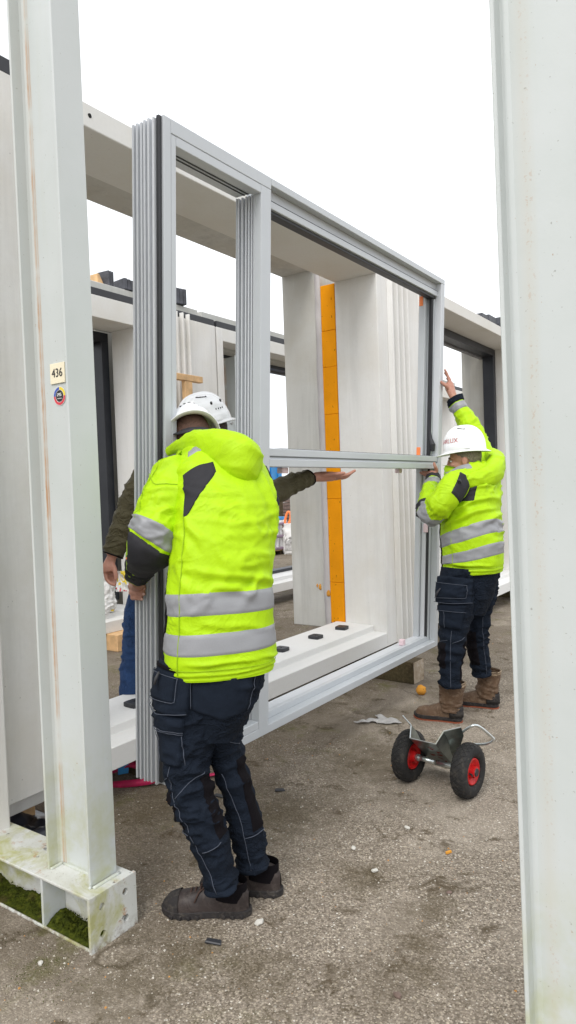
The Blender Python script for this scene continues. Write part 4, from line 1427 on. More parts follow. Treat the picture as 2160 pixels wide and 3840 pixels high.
o = MB().prism([(-0.014, -0.004), (0.014, -0.005), (0.015, 0.005), (-0.012, 0.005)], ((0, 0, 0), (1, 0, 0), (0, 1, 0), (0, 0, 1)), 0.008).build('wood_chip', 'orange_lump', fix=True)
o.location = (-1.13, 2.72, 0.002)
o.rotation_euler = (0, 0, 1.1)
tag(o, 'orange wood chip on the asphalt beside the right post', 'wood chip')

# loose grit over the yard: nobody could count it
gr = MB()
tet = np.array([(1, 0, -0.3), (-0.5, 0.9, -0.3), (-0.5, -0.9, -0.3), (0.1, 0, 0.7)])
tf = [(0, 1, 3), (1, 2, 3), (2, 0, 3)]
for k in range(15000):
    y = 0.9 + 6.5 * random.random() ** 1.7
    x = random.uniform(-3.3, -0.25) * (0.55 + y * 0.16)
    if float(noise3(np.array([x * 1.6, y * 1.6, 0.5]))) < random.uniform(-0.5, 0.25):
        continue
    r = 0.0014 + 0.0042 * random.random() ** 3.6
    a = random.random() * 6.28
    c, s_ = math.cos(a), math.sin(a)
    e = random.uniform(0.6, 1.4)
    gr.add([(x + r * (p[0] * c * e - p[1] * s_), y + r * (p[0] * s_ * e + p[1] * c), r * 0.3 + r * p[2]) for p in tet], tf, 0 if random.random() < 0.62 else (1 if random.random() < 0.75 else 2))
M['grit_light'] = plain('light grit', (0.50, 0.47, 0.41), 0.85, var=0.4, scale=5)
M['grit_orange'] = plain('orange grit', (0.45, 0.22, 0.06), 0.85, var=0.4, scale=5)
tag(gr.build('grit', ['grit', 'grit_light', 'grit_orange']), kind='stuff')
mo = MB()
for k in range(6000):
    cx, cy, sp = random.choice(((-2.45, 1.30, 0.18), (-2.62, 2.15, 0.16), (-2.35, 2.55, 0.25), (-2.0, 1.36, 0.12), (-3.0, 2.9, 0.3), (-2.75, 3.4, 0.3), (-2.4, 4.3, 0.3)))
    x, y = random.gauss(cx, sp), random.gauss(cy, sp * 0.7)
    if float(noise3(np.array([x * 9, y * 9, 2.5]))) < 0.05:
        continue
    r = random.uniform(0.001, 0.0028)
    a = random.random() * 6.28
    mo.add([(x + r * math.cos(a), y + r * math.sin(a), 0.0005), (x + r * math.cos(a + 2.1), y + r * math.sin(a + 2.1), 0.0005), (x + r * math.cos(a + 4.2), y + r * math.sin(a + 4.2), 0.0005), (x, y, r * 1.1)], [(0, 1, 3), (1, 2, 3), (2, 0, 3)])
M['moss_thin'] = plain('thin moss', (0.06, 0.065, 0.016), 0.95, var=0.6, scale=12)
tag(mo.build('ground_moss', 'moss_thin'), kind='stuff')

# ------------------------------------------------------------------ yard seen through the far opening
t = thing('shipping_container', 'blue ribbed container standing far behind the panels', 'container', (-13.2, 16.0, 0))
mb = MB()
for k in range(22):
    y = 14.0 + k * 0.19
    mb.box(-12.86 if k % 2 else -12.90, -12.80 if k % 2 else -12.84, y, y + 0.187, 0.12, 2.55)
tag(mb.build('ribbed_wall', 'blue_plastic', t), kind='stuff')
MB().box(-15.0, -12.91, 14.0, 18.2, 0.1, 2.6).build('body', 'blue_plastic', t, bevel=0.02)
t = thing('timber_post', 'brown timber post in front of the blue container', 'post', (-10.9, 15.3, 0))
MB().box(-10.97, -10.83, 15.25, 15.39, 0, 1.55).build('post', 'wood_old', t, bevel=0.01)
t = thing('slab_stack', 'tall dark stack of slabs beside the white big bag', 'slab stack', (-11.2, 16.3, 0))
for k in range(16):
    MB().box(-11.6 + random.uniform(0, 0.04), -10.9 + random.uniform(0, 0.05), 16.0, 16.85 + random.uniform(0, 0.05), 0.12 + k * 0.09, 0.12 + k * 0.09 + 0.075).build('slab', 'stone_dark', t)
t = thing('steel_post', 'grey steel post in the yard behind the white big bag', 'steel post', (-10.6, 16.5, 0))
post_mesh(-10.72, -10.48, 16.4, 16.6, 0, 1.6).build('post', 'alu', t)
t = thing('crate_pallet', 'wooden pallet with strapped white tubes and a blue lid far behind', 'pallet', (-10.2, 13.7, 0))
for k in range(3):
    MB().box(-10.75, -9.75, 13.3 + k * 0.35, 13.4 + k * 0.35, 0, 0.1).build('bearer', 'wood_old', t)
for k in range(5):
    MB().box(-10.75 + k * 0.22, -10.6 + k * 0.22, 13.3, 14.1, 0.101, 0.125).build('deck_board', 'wood_new', t)
for i in range(6):
    for j in range(4):
        MB().tube([(-10.66 + 0.17 * i, 13.4 + 0.18 * j, 0.127), (-10.66 + 0.17 * i, 13.4 + 0.18 * j, 0.82)], 0.075, 12).build('tube', 'white_print', t, smooth=False)
M['mauve'] = plain('mauve strap', (0.25, 0.18, 0.24), 0.6)
for z in (0.15, 0.44, 0.74):
    mb = MB()
    mb.tube([(-10.75, 13.315, z), (-9.72, 13.315, z)], 0.035, 6).tube([(-9.72, 13.315, z), (-9.72, 14.05, z)], 0.035, 6)
    mb.build('strap', 'mauve', t)
MB().box(-10.74, -9.80, 13.33, 14.02, 0.83, 0.90).build('lid', 'blue_plastic', t, bevel=0.01)
t = thing('big_bag', 'white woven big bag with orange lifting loop in the yard behind', 'big bag', (-9.55, 13.95, 0))
S = Surf([(-9.50, 13.98, 0.0, 0.28, 0.28), (-9.50, 13.98, 0.12, 0.30, 0.30), (-9.50, 13.98, 0.45, 0.28, 0.28), (-9.50, 13.98, 0.74, 0.25, 0.25)], (1, 0, 0), 3.0, folds(0.03, (5, 5, 5), 0.3))
mb = MB()
S.tube(mb, 48, 24)
mb.build('bag_body', 'bag', t, smooth=True)
mb = MB()
ribbon(mb, [(-9.68, 13.80, 0.70), (-9.66, 13.80, 0.85), (-9.60, 13.81, 1.0), (-9.54, 13.83, 1.0), (-9.53, 13.84, 0.88), (-9.60, 13.83, 0.70)], 0.06, (0.5, -0.8, 0))
mb.build('lifting_loop', 'orange_tag', t, smooth=True)
mb = MB()
S.patch(mb, 0.55, 0.60, 0.25, 0.95, 0.006, 6, 10)
mb.build('seam_tape', 'orange_tag', t)
mb = MB()
S.patch(mb, 0.70, 0.80, 0.25, 0.68, 0.006, 8, 10)
mb.build('print', 'membrane', t)
t = thing('board', 'pale board lying on the ground beyond the sill', 'board', (-4.6, 7.6, 0))
MB().box(-5.3, -4.6, 7.75, 7.9, 0.0, 0.025).build('plank', 'wood_new', t)
# distant hall closing the yard
hl = thing('warehouse', 'long pale grey warehouse far behind the storage yard', 'building', (-60, 60, 0))
MB().box(-120, -40, 60, 70, 0, 2.6).build('wall', 'far_white', hl)
MB().box(-120.5, -39.5, 59.6, 70.5, 2.601, 3.0).build('roof', 'alu', hl)


# ------------------------------------------------------------------ people
CR = (0.82, 0.57, 0.0)          # a horizontal direction used as the side axis of most limbs


def frame_of(yaw_vec, pitch=0.0, roll=0.0):
    """forward, left, up of a head: yaw_vec horizontal, pitch up positive, roll to its left positive."""
    f = Vector((yaw_vec[0], yaw_vec[1], 0)).normalized()
    l_ = Vector((-f.y, f.x, 0))
    u = Vector((0, 0, 1))
    F = f * math.cos(pitch) + u * math.sin(pitch)
    U = u * math.cos(pitch) - f * math.sin(pitch)
    L = l_ * math.cos(roll) + U * -math.sin(roll)
    U = U * math.cos(roll) + l_ * math.sin(roll)
    return F, L, U


def helmet_pos(c, fr, th, ph, H, off=0.0, scale=1.0):
    F, L, U = fr
    ct, st = np.cos(th), np.sin(th)
    cp = np.cos(ph) ** 0.78
    sp = np.sin(ph)
    af = np.where(ct > 0, 0.140, 0.146) * scale
    al_ = 0.112 * scale
    # central ridge and soft side grooves
    lat = np.abs(st) * cp
    ridge = 0.006 * np.exp(-(lat / 0.24) ** 2) * np.clip(sp * 1.6, 0, 1)
    groove = -0.0032 * np.exp(-((lat - 0.36) / 0.05) ** 2) * np.clip(sp * 1.6, 0, 1)
    steps = 0.0022 * np.tanh(6 * np.sin(ph * 13)) * np.clip(np.abs(st) * 1.6 - 0.5, 0, 1) * (ph < 1.0)
    r = 1 + (ridge + groove + steps + off) / 0.12
    x, y, z = af * ct * cp * r, al_ * st * cp * r, H * sp * r
    return np.array(c) + x[..., None] * np.array(F) + y[..., None] * np.array(L) + z[..., None] * np.array(U)


def helmet(parent, c, fr, H=0.15, text=None, text_th=0.5, scale=1.0, strap=False):
    F, L, U = (np.array(q) for q in fr)
    nth = 72
    th = np.arange(nth) * 2 * np.pi / nth
    rows = []
    for ph in np.linspace(0, np.pi / 2 - 0.01, 30):
        rows.append(helmet_pos(c, fr, th, np.full(nth, ph), H, 0.0, scale))
    rim = rows[0]
    out = (rim - np.array(c))
    d = out / np.linalg.norm(out, axis=1, keepdims=True)
    ct = np.cos(th)
    w = 0.010 + 0.040 * np.clip(ct, 0, 1) ** 2.2 + 0.022 * np.clip(-ct, 0, 1) ** 3
    dn = 0.010 + 0.014 * np.clip(ct, 0, 1) ** 2 + 0.012 * np.clip(-ct, 0, 1) ** 2
    b0 = rim + d * 0.002 - U * 0.006
    b1 = rim + d * w[:, None] - U * dn[:, None]
    b2 = b1 - U * 0.004 - d * 0.002
    b3 = rim - d * 0.006 - U * 0.008
    inner = [helmet_pos(c, fr, th, np.full(nth, ph), H, -0.008, scale) - U * 0.002 for ph in np.linspace(0.02, np.pi / 2 - 0.02, 10)]
    P = np.array(inner[::-1] + [b3, b2, b1, b0] + rows)
    mb = MB()
    mb.grid(P, True)
    mb.add([helmet_pos(c, fr, np.array([0.0]), np.array([np.pi / 2 - 0.001]), H, 0, scale)[0]] + list(rows[-1]), [(0, 1 + i, 1 + (i + 1) % nth) for i in range(nth)])
    h = mb.build('helmet', 'helmet', parent, smooth=True, fix=True)
    # side clip and row of vents over the crown
    v = MB()
    for sd in (1, -1):
        for k in range(7):
            q = helmet_pos(c, fr, np.array([sd * (1.75 - 0.09 * k)]), np.array([0.98 + 0.02 * k]), H, 0.001, scale)[0]
            lump(v, q, 0.0042, 0, 1, (1.3, 1.0, 0.8), 0.0)
    tag(v.build('vent', 'hole', h), kind='stuff')
    for sd in (1, -1):
        cl = MB()
        q = helmet_pos(c, fr, np.array([sd * 1.75]), np.array([0.06]), H, 0.003, scale)[0]
        cl.prism([(-0.017, -0.004), (0.017, -0.004), (0.017, 0.005), (-0.017, 0.005)], (tuple(q), tuple(F), tuple(U), tuple(np.cross(F, U) * sd * -1)), 0.003)
        cl.build('clip', 'helmet', h, fix=True)
    if text:
        vs, fs = text_mesh(text, 0.043)
        V = np.array(vs)
        tht = text_th + V[:, 0] / 0.128
        pht = 0.42 + V[:, 1] / H
        tb_ = MB()
        tb_.add(helmet_pos(c, fr, tht, pht, H, 0.0012, scale), [f[::-1] for f in fs])
        tb_.build('lettering', 'red_print', h)
    return h


def head(mb, c, fr, s=1.0):
    """Skull, jaw, nose, ears, brow and neck lumps, fused later into the body skin."""
    F, L, U = fr
    c = Vector(c)

    def e(f, l_, u, rf, rl, ru):
        bm = bmesh.new()
        bmesh.ops.create_icosphere(bm, subdivisions=3, radius=1)
        vs = [c + (F * (f + v.co.x * rf) + L * (l_ + v.co.y * rl) + U * (u + v.co.z * ru)) * s for v in bm.verts]
        fs = [tuple(v.index for v in q.verts) for q in bm.faces]
        bm.free()
        mb.add(vs, fs)
    e(-0.012, 0, 0.03, 0.098, 0.077, 0.100)      # skull
    e(0.030, 0, -0.040, 0.066, 0.062, 0.075)     # face
    e(0.058, 0, -0.088, 0.030, 0.034, 0.024)     # chin
    e(0.010, 0.038, -0.062, 0.055, 0.024, 0.030)  # jaw
    e(0.010, -0.038, -0.062, 0.055, 0.024, 0.030)
    e(0.076, 0, 0.020, 0.018, 0.052, 0.014)      # brow
    e(0.095, 0, -0.012, 0.012, 0.011, 0.026)     # nose bridge
    e(0.106, 0, -0.028, 0.015, 0.0145, 0.012)    # nose tip
    e(0.066, 0.034, -0.026, 0.024, 0.022, 0.020)  # cheeks
    e(0.066, -0.034, -0.026, 0.024, 0.022, 0.020)
    e(0.088, 0, -0.055, 0.009, 0.024, 0.006)     # lips
    e(0.087, 0, -0.065, 0.009, 0.021, 0.006)
    for sd in (1, -1):
        e(-0.008, sd * 0.079, -0.012, 0.018, 0.008, 0.032)
    return mb


def eyes(parent, c, fr, s=1.0):
    F, L, U = fr
    for sd in (1, -1):
        mb = MB()
        lump(mb, tuple(Vector(c) + (F * 0.080 + L * sd * 0.031 + U * 0.000) * s), 0.0092, 0, 2, (1, 1, 0.62), 0)
        lump(mb, tuple(Vector(c) + (F * 0.0868 + L * sd * 0.0312) * s), 0.0052, 0, 2, (1, 1, 1), 0, 1)
        mb.build('eye', ['white_print', 'ink'], parent, smooth=True)
        b = MB()
        b.tube([tuple(Vector(c) + (F * f + L * sd * l_ + U * u) * s) for f, l_, u in ((0.094, 0.012, 0.016), (0.091, 0.03, 0.023), (0.078, 0.05, 0.018))], [0.003, 0.0045, 0.002], 6)
        b.build('eyebrow', 'hair_dark', parent, smooth=True)


def hair_cap(parent, c, fr, m, s=1.0, lo=-0.055):
    F, L, U = fr
    bm = bmesh.new()
    bmesh.ops.create_icosphere(bm, subdivisions=4, radius=1)
    vs, keep = [], {}
    for v in bm.verts:
        x, y, z = v.co
        p = Vector(c) + (F * (-0.014 + x * 0.101) + L * y * 0.081 + U * (0.03 + z * 0.104)) * s
        vs.append(p)
    fs = []
    for q in bm.faces:
        m_ = q.calc_center_median()
        z = 0.03 + m_.z * 0.104
        x = m_.x
        if z > (lo if x < 0.15 else 0.02 + (x - 0.15) * 0.06) and not (0.2 > x > -0.22 and abs(m_.y) > 0.8 and z < 0.012):
            fs.append(tuple(v.index for v in q.verts))
    bm.free()
    MB().add(vs, fs).build('hair', m, parent, smooth=True)


def chain(mb, pts, r):
    """One finger: a closed tapering tube with a round tip."""
    P = catmull(np.array(pts, float), np.linspace(0, 1, 4 * len(pts)))
    R = np.interp(np.linspace(0, 1, len(P)), np.linspace(0, 1, len(r)), r)
    t = Vector(P[-1] - P[-2]).normalized()
    P2 = [tuple(p) for p in P] + [tuple(Vector(P[-1]) + t * R[-1] * 0.5), tuple(Vector(P[-1]) + t * R[-1] * 0.85)]
    R2 = list(R) + [R[-1] * 0.85, R[-1] * 0.45]
    return mb.tube(P2, R2, 10)


def nail(parent, p, n, a, r=0.006):
    mb = MB()
    n, a = Vector(n).normalized(), Vector(a).normalized()
    a = (a - n * a.dot(n)).normalized()
    b = n.cross(a)
    k = 12
    vs = [Vector(p) + n * 0.001] + [Vector(p) + a * (r * 1.25 * math.cos(2 * math.pi * i / k)) + b * (r * math.sin(2 * math.pi * i / k)) - n * 0.0012 for i in range(k)]
    mb.add(vs, [(0, 1 + i, 1 + (i + 1) % k) for i in range(k)])
    mb.build('nail', 'nail', parent, smooth=True)


def inner(mb, S, k=0.78, v0=0.0, v1=1.0):
    c = S.c.copy()
    c[:, 3:] *= k
    q = Surf(c, (0, 0, 1), S.p)
    q.side = S.side
    return q.tube(mb, 20, 24, v0, v1)


def jacket_part(parent, surfs, mat):
    mb = MB()
    for S, nu, nv in surfs:
        S.tube(mb, nu, nv)
    return mb.build('jacket', mat, parent, smooth=True)


def patch(parent, name, mat, S, *a, **k):
    mb = MB()
    S.patch(mb, *a, **k)
    return mb.build(name, mat, parent, smooth=True)


def band(parent, name, mat, S, *a, **k):
    mb = MB()
    S.ring(mb, *a, **k)
    return mb.build(name, mat, parent, smooth=True)


def stitch(parent, S, lines, r=0.0013, mat='stitch', name='seam', off=0.002):
    for uv in lines:
        mb = MB()
        S.line(mb, uv, r, off)
        mb.build(name, mat, parent, smooth=True)


def shoe(parent, heel, toe, kind):
    """A work shoe or a pull-on boot on the ground: upper, sole (and laces)."""
    h, t = Vector((*heel, 0)), Vector((*toe, 0))
    F = (t - h).normalized()
    L = Vector((-F.y, F.x, 0))
    ln = (t - h).length
    # outline half widths along the foot
    X = np.array([0.0, 0.04, 0.12, 0.28, 0.45, 0.62, 0.76, 0.88, 0.96, 1.0])
    Wd = np.array([0.012, 0.028, 0.037, 0.036, 0.038, 0.047, 0.051, 0.044, 0.028, 0.008]) * (1.05 if kind == 'boot' else 1.0)
    xs_ = np.linspace(0, 1, 40)
    ws = np.interp(xs_, X, Wd)
    o = MB()
    n = len(xs_)
    ring_ = [(x * ln, w) for x, w in zip(xs_, ws)] + [(x * ln, -w) for x, w in zip(xs_[::-1], ws[::-1])]

    def sole(mb, z0, z1, grow, mi=0):
        lo = [h + F * ((a - ln / 2) * grow + ln / 2) + L * (b * grow) + Vector((0, 0, z0 + 0.006 * max(0, (a / ln - 0.8) / 0.2) ** 2)) for a, b in ring_]
        hi = [p + Vector((0, 0, z1 - z0)) for p in lo]
        m = len(ring_)
        fs = [(i, (i + 1) % m, m + (i + 1) % m, m + i) for i in range(m)]
        fs += [(i, i + 1, 2 * n - 2 - i, 2 * n - 1 - i) for i in range(n - 1)]
        fs += [(m + i, m + i + 1, m + 2 * n - 2 - i, m + 2 * n - 1 - i) for i in range(n - 1)]
        mb.add(lo + hi, fs, mi)
    top = np.interp(xs_, [0, 0.05, 0.15, 0.30, 0.42, 0.55, 0.70, 0.82, 0.93, 1.0],
                    [0.078, 0.108, 0.115, 0.112, 0.104, 0.092, 0.082, 0.078, 0.064, 0.036] if kind == 'shoe' else [0.07, 0.11, 0.125, 0.130, 0.122, 0.102, 0.085, 0.082, 0.068, 0.036])
    rows = []
    for x, w, z in zip(xs_, ws, top):
        a = np.linspace(0, np.pi, 17)
        yy = np.sign(np.cos(a)) * np.abs(np.cos(a)) ** 0.7 * (w * 0.97)
        zz = 0.016 + (z - 0.016) * np.abs(np.sin(a)) ** 0.75
        p = np.array(h)[None] + np.array(F)[None] * (x * ln) + np.array(L)[None] * yy[:, None]
        p[:, 2] = zz
        k = 0.0045 * fbm(p * 26 + 3, 2)
        k[0] = k[-1] = 0
        p = p + np.array(L)[None] * (k * np.sign(yy))[:, None]
        p[:, 2] += k * 0.8
        rows.append(p)
    up = MB()
    up.grid(np.array(rows), False)
    if kind == 'boot':
        sh = Surf([(*(h + F * 0.070 + Vector((0, 0, 0.07))), 0.068, 0.054), (*(h + F * 0.066 + Vector((0, 0, 0.12))), 0.072, 0.056), (*(h + F * 0.058 + Vector((0, 0, 0.18))), 0.076, 0.062),
                   (*(h + F * 0.055 + Vector((0, 0, 0.235))), 0.081, 0.068), (*(h + F * 0.054 + Vector((0, 0, 0.262))), 0.084, 0.070)], tuple(F), 2.2, folds(0.006, (11, 11, 16), 0.4, [(0.25, 0.25, 3.5, 0.006)], heel[0] * 5))
        sh.tube(up, 48, 40, cap=False)
        b = up.build('boot', 'boot', parent, smooth=True, fix=True)
        for v0, v1 in ((0.78, 0.86), (0.92, 1.0)):
            band(b, 'boot_band', 'boot_trim', sh, v0, v1, 0.004)
        patch(b, 'pull_tab', 'boot', sh, 0.70, 0.78, 0.72, 1.0, 0.008, 8, 8)
        stitch(b, sh, [[(0.72, 0.1), (0.73, 0.75)]], 0.0018, 'boot_trim')
        hc = MB()
        sole(hc, 0.0, 0.008, 1.06)
        hc.build('outsole', 'sole_red', b, smooth=False, fix=True)
        sm_ = MB()
        sole(sm_, 0.0085, 0.034, 1.045)
        sm_.build('sole', 'sole', b, smooth=False, fix=True, bevel=0.004)
        # dark heel counter
        ct = MB()
        rr = []
        for z, f in ((0.035, 1.07), (0.06, 1.07), (0.085, 1.06), (0.105, 1.03)):
            rr.append([tuple(h + F * (0.055 - 0.064 * f * math.cos(a) * (1 if math.cos(a) > 0 else 0.5)) + L * (0.039 * f * math.sin(a)) + Vector((0, 0, z))) for a in np.linspace(-1.9, 1.9, 25)])
        ct.grid(np.array(rr), False)
        so_ = ct.build('heel_counter', 'sole', b, smooth=True)
        m_ = so_.modifiers.new('s', 'SOLIDIFY')
        m_.thickness = 0.003
    else:
        b = up.build('shoe', 'shoe', parent, smooth=True, fix=True)
        sm_ = MB()
        sole(sm_, 0.0, 0.026, 1.05)
        for k in range(9):
            x = 0.08 + 0.1 * k
            if 0.38 < x < 0.52:
                continue
            for sd in (1, -1):
                wv = np.interp(x, X, Wd)
                q = h + F * (x * ln) + L * (sd * wv * 1.03)
                sm_.box(q.x - 0.009, q.x + 0.009, q.y - 0.007, q.y + 0.007, 0.0005, 0.016)
        sm_.build('sole', 'sole', b, fix=True, bevel=0.003)
        cp = MB()
        rr = []
        for x in np.linspace(0.80, 1.005, 10):
            w = np.interp(min(x, 0.99), X, Wd) * 1.04
            z = np.interp(x, [0.80, 0.93, 1.005], [0.082, 0.069, 0.042])
            a = np.linspace(0, np.pi, 15)
            p = np.stack([np.full(15, x * ln), np.sign(np.cos(a)) * np.abs(np.cos(a)) ** 0.7 * w, 0.02 + (z - 0.02) * np.sin(a) ** 0.75], -1)
            rr.append([tuple(h + F * q[0] + L * q[1] + Vector((0, 0, q[2]))) for q in p])
        cp.grid(np.array(rr))
        cp.build('toe_cap', 'sole', b, smooth=True)
        lc = MB()
        for k in range(4):
            x = 0.50 + 0.055 * k
            z = np.interp(x, xs_, top) + 0.003
            lc.tube([tuple(h + F * (x * ln) + L * (0.022 * math.cos(a)) + Vector((0, 0, z - 0.012 * abs(math.cos(a)) ** 2 + 0.001))) for a in np.linspace(0, math.pi, 9)], 0.0028, 6)
        for sd in (1, -1):
            q = h + F * (0.50 * ln)
            lc.tube([tuple(q + L * sd * 0.004 + Vector((0, 0, 0.098))), tuple(q + F * 0.02 + L * sd * 0.03 + Vector((0, 0, 0.092))), tuple(q + F * 0.035 + L * sd * 0.042 + Vector((0, 0, 0.06)))], 0.003, 6)
        lc.build('lace', 'lace', b, smooth=True)
        co = Surf([(*(h + F * 0.075 + Vector((0, 0, 0.06))), 0.066, 0.040), (*(h + F * 0.070 + Vector((0, 0, 0.10))), 0.064, 0.040), (*(h + F * 0.068 + Vector((0, 0, 0.128))), 0.062, 0.041)], tuple(F), 2.2)
        mb = MB()
        co.tube(mb, 36, 10, cap=False)
        mb.build('collar', 'black_cloth', b, smooth=True)
    return b


def skin_body(parent, mb, voxel=0.0048):
    me = remeshed(mb, voxel, 5)
    me.name = 'body'
    me.materials.clear()
    me.materials.append(M['skin'])
    off = parent.location
    me.transform(Matrix.Translation(-off))
    me.polygons.foreach_set('use_smooth', [True] * len(me.polygons))
    o = bpy.data.objects.new('body', me)
    COL.objects.link(o)
    o.parent = parent
    return o


# ================================================================= the worker at the near end of the frame
m1 = thing('person', 'worker seen from behind in fluorescent yellow jacket hugging the near end of the frame', 'person', (-1.66, 1.96, 0), group='workers carrying the frame')
T1 = Surf([(-1.670, 1.934, 0.894, 0.196, 0.150), (-1.671, 1.935, 0.957, 0.206, 0.158), (-1.669, 1.941, 1.081, 0.198, 0.152), (-1.670, 1.959, 1.240, 0.194, 0.150), (-1.674, 1.986, 1.385, 0.192, 0.150), (-1.697, 2.024, 1.514, 0.193, 0.148), (-1.742, 2.057, 1.609, 0.178, 0.130), (-1.809, 2.087, 1.677, 0.132, 0.100), (-1.871, 2.106, 1.717, 0.085, 0.075), (-1.906, 2.119, 1.737, 0.068, 0.063)],
          (0.60, 0.80, 0), 2.45, folds(0.0070, (4.6, 4.6, 6.0), 0.22, [(0.055, 0.035, 26, 0.004), (0.36, 0.08, 9, 0.003)], 2.0, [(0.63, 0.345, 0.97, 0.325, 0.0075, 0.010), (0.84, 0.335, 0.79, 0.285, 0.008, 0.010), (0.70, 0.315, 0.80, 0.295, 0.005, 0.010), (0.83, 0.64, 0.95, 0.44, 0.0085, 0.016), (0.90, 0.60, 0.99, 0.48, 0.007, 0.014), (0.72, 0.60, 0.80, 0.50, 0.004, 0.014), (0.60, 0.47, 0.68, 0.40, 0.005, 0.012), (0.64, 0.105, 0.82, 0.115, 0.005, 0.010), (0.85, 0.12, 1.0, 0.10, 0.005, 0.010), (0.68, 0.225, 0.84, 0.215, 0.004, 0.008)]))
SL1 = Surf([(-1.835, 1.993, 1.613, 0.080, 0.085), (-1.853, 1.943, 1.594, 0.097, 0.096), (-1.863, 1.871, 1.499, 0.096, 0.094), (-1.864, 1.831, 1.417, 0.094, 0.092), (-1.890, 1.823, 1.354, 0.092, 0.084), (-1.969, 1.863, 1.311, 0.074, 0.062), (-2.070, 1.938, 1.266, 0.058, 0.050), (-2.146, 1.993, 1.216, 0.046, 0.042)],
           CR, 2.1, folds(0.010, (6, 6, 6), 0.25, [(0.40, 0.12, 8, 0.007), (0.12, 0.10, 7, 0.006)], 5.0))
SR1 = Surf([(-1.720, 2.144, 1.568, 0.085, 0.085), (-1.687, 2.165, 1.528, 0.090, 0.090), (-1.742, 2.245, 1.413, 0.085, 0.085), (-1.818, 2.308, 1.284, 0.078, 0.078), (-1.935, 2.323, 1.228, 0.066, 0.066), (-2.041, 2.249, 1.232, 0.052, 0.050)],
           CR, 2.1, folds(0.009, (6, 6, 6), 0.25, [(0.5, 0.15, 8, 0.006)], 8.0))
HD1 = Surf([(-1.986, 2.038, 1.717, 0.014, 0.014), (-1.922, 2.034, 1.736, 0.026, 0.026), (-1.806, 2.018, 1.737, 0.056, 0.046), (-1.686, 2.015, 1.705, 0.082, 0.066), (-1.611, 2.028, 1.662, 0.088, 0.070), (-1.596, 2.074, 1.627, 0.062, 0.046), (-1.601, 2.106, 1.612, 0.020, 0.018)],
           (0, 0, 1), 2.5, folds(0.0045, (6, 6, 6), 0.2, None, 11.0))
NK1 = Surf([(-1.867, 2.095, 1.693, 0.105, 0.090), (-1.891, 2.104, 1.720, 0.088, 0.078), (-1.911, 2.115, 1.737, 0.080, 0.074)], (0.60, 0.80, 0), 2.2, folds(0.004, (9, 9, 9), 0.2, None, 12.0))
j1 = jacket_part(m1, [(T1, 150, 150), (SL1, 110, 110), (SR1, 80, 70)], 'hivis')
mb = MB()
HD1.tube(mb, 72, 72)
NK1.tube(mb, 60, 20)
hd = mb.build('hood', 'hivis', j1, smooth=True)
stitch(hd, HD1, [[(0.52, 0.25), (0.50, 0.55), (0.49, 0.9)]], 0.0013, 'hivis_seam', off=0.004)
for v0, v1 in ((0.246, 0.302), (0.140, 0.208)):
    band(j1, 'reflective_stripe', 'stripe', T1, v0, v1, 0.0035, 150, 10, 0, 0.011, 0.0)
band(j1, 'reflective_stripe', 'stripe', SL1, 0.395, 0.495, 0.005, 90, 12, 0, 0.030, 0.0)
band(j1, 'elbow_patch', 'charcoal', SL1, 0.500, 0.80, 0.009, 90, 24, 0, 0.030, 0.0, -0.16, 0.41)
band(j1, 'cuff', 'charcoal', SL1, 0.80, 0.985, 0.004, 60, 12)
patch(j1, 'shoulder_patch', 'charcoal', T1, 0, 1, 0, 1, 0.004, 20, 24, 0, lambda s, t: (0.600 - 0.012 * t + s * (0.006 + 0.125 * np.clip(t * 1.35, 0, 1) ** 0.9), 0.470 + (0.155 + 0.02 * s) * t))
patch(j1, 'shoulder_patch', 'charcoal', T1, 0, 1, 0, 1, 0.004, 14, 20, 0, lambda s, t: (0.930 + s * (0.01 + 0.07 * t), 0.52 + 0.14 * t))
patch(j1, 'shoulder_stripe', 'stripe', T1, 0.615, 0.735, 0.705, 0.745, 0.004, 16, 8)
stitch(j1, T1, [[(0.600, 0.06), (0.604, 0.30), (0.600, 0.50)]], 0.0014, 'hivis_seam', off=0.004)
stitch(hd, HD1, [[(0.70, 0.62), (0.60, 0.60), (0.45, 0.60)], [(0.72, 0.2), (0.74, 0.5), (0.72, 0.85)]], 0.0013, 'hivis_seam', off=0.004)
stitch(j1, T1, [[(0.50, 0.085), (0.62, 0.080), (0.75, 0.082), (0.90, 0.085), (1.0, 0.088)]], 0.0013, 'hivis_seam', off=0.004)
stitch(j1, SL1, [[(0.02, 0.10), (0.15, 0.20), (0.30, 0.24), (0.45, 0.18)]], 0.0014, 'hivis_seam', off=0.004)
stitch(j1, SL1, [[(0.36, 0.12), (0.38, 0.40)]], 0.0014, 'hivis_seam', off=0.004)
tagm = patch(j1, 'sleeve_tag', 'ink', SL1, 0.405, 0.435, 0.60, 0.68, 0.007, 6, 8)
patch(j1, 'tag_mark', 'orange_tag', SL1, 0.412, 0.428, 0.615, 0.635, 0.010, 5, 5)
patch(j1, 'side_vent', 'black_cloth', T1, 0, 1, 0, 1, 0.004, 8, 24, 0, lambda s, t: (0.475 + 0.012 * np.sin(t * 3.1) + s * 0.035 * np.sin(np.clip(t, 0.05, 0.95) * 3.14), 0.155 + 0.19 * t))
patch(j1, 'side_hem', 'charcoal', T1, 0.44, 0.515, 0.0, 0.105, 0.005, 10, 10)

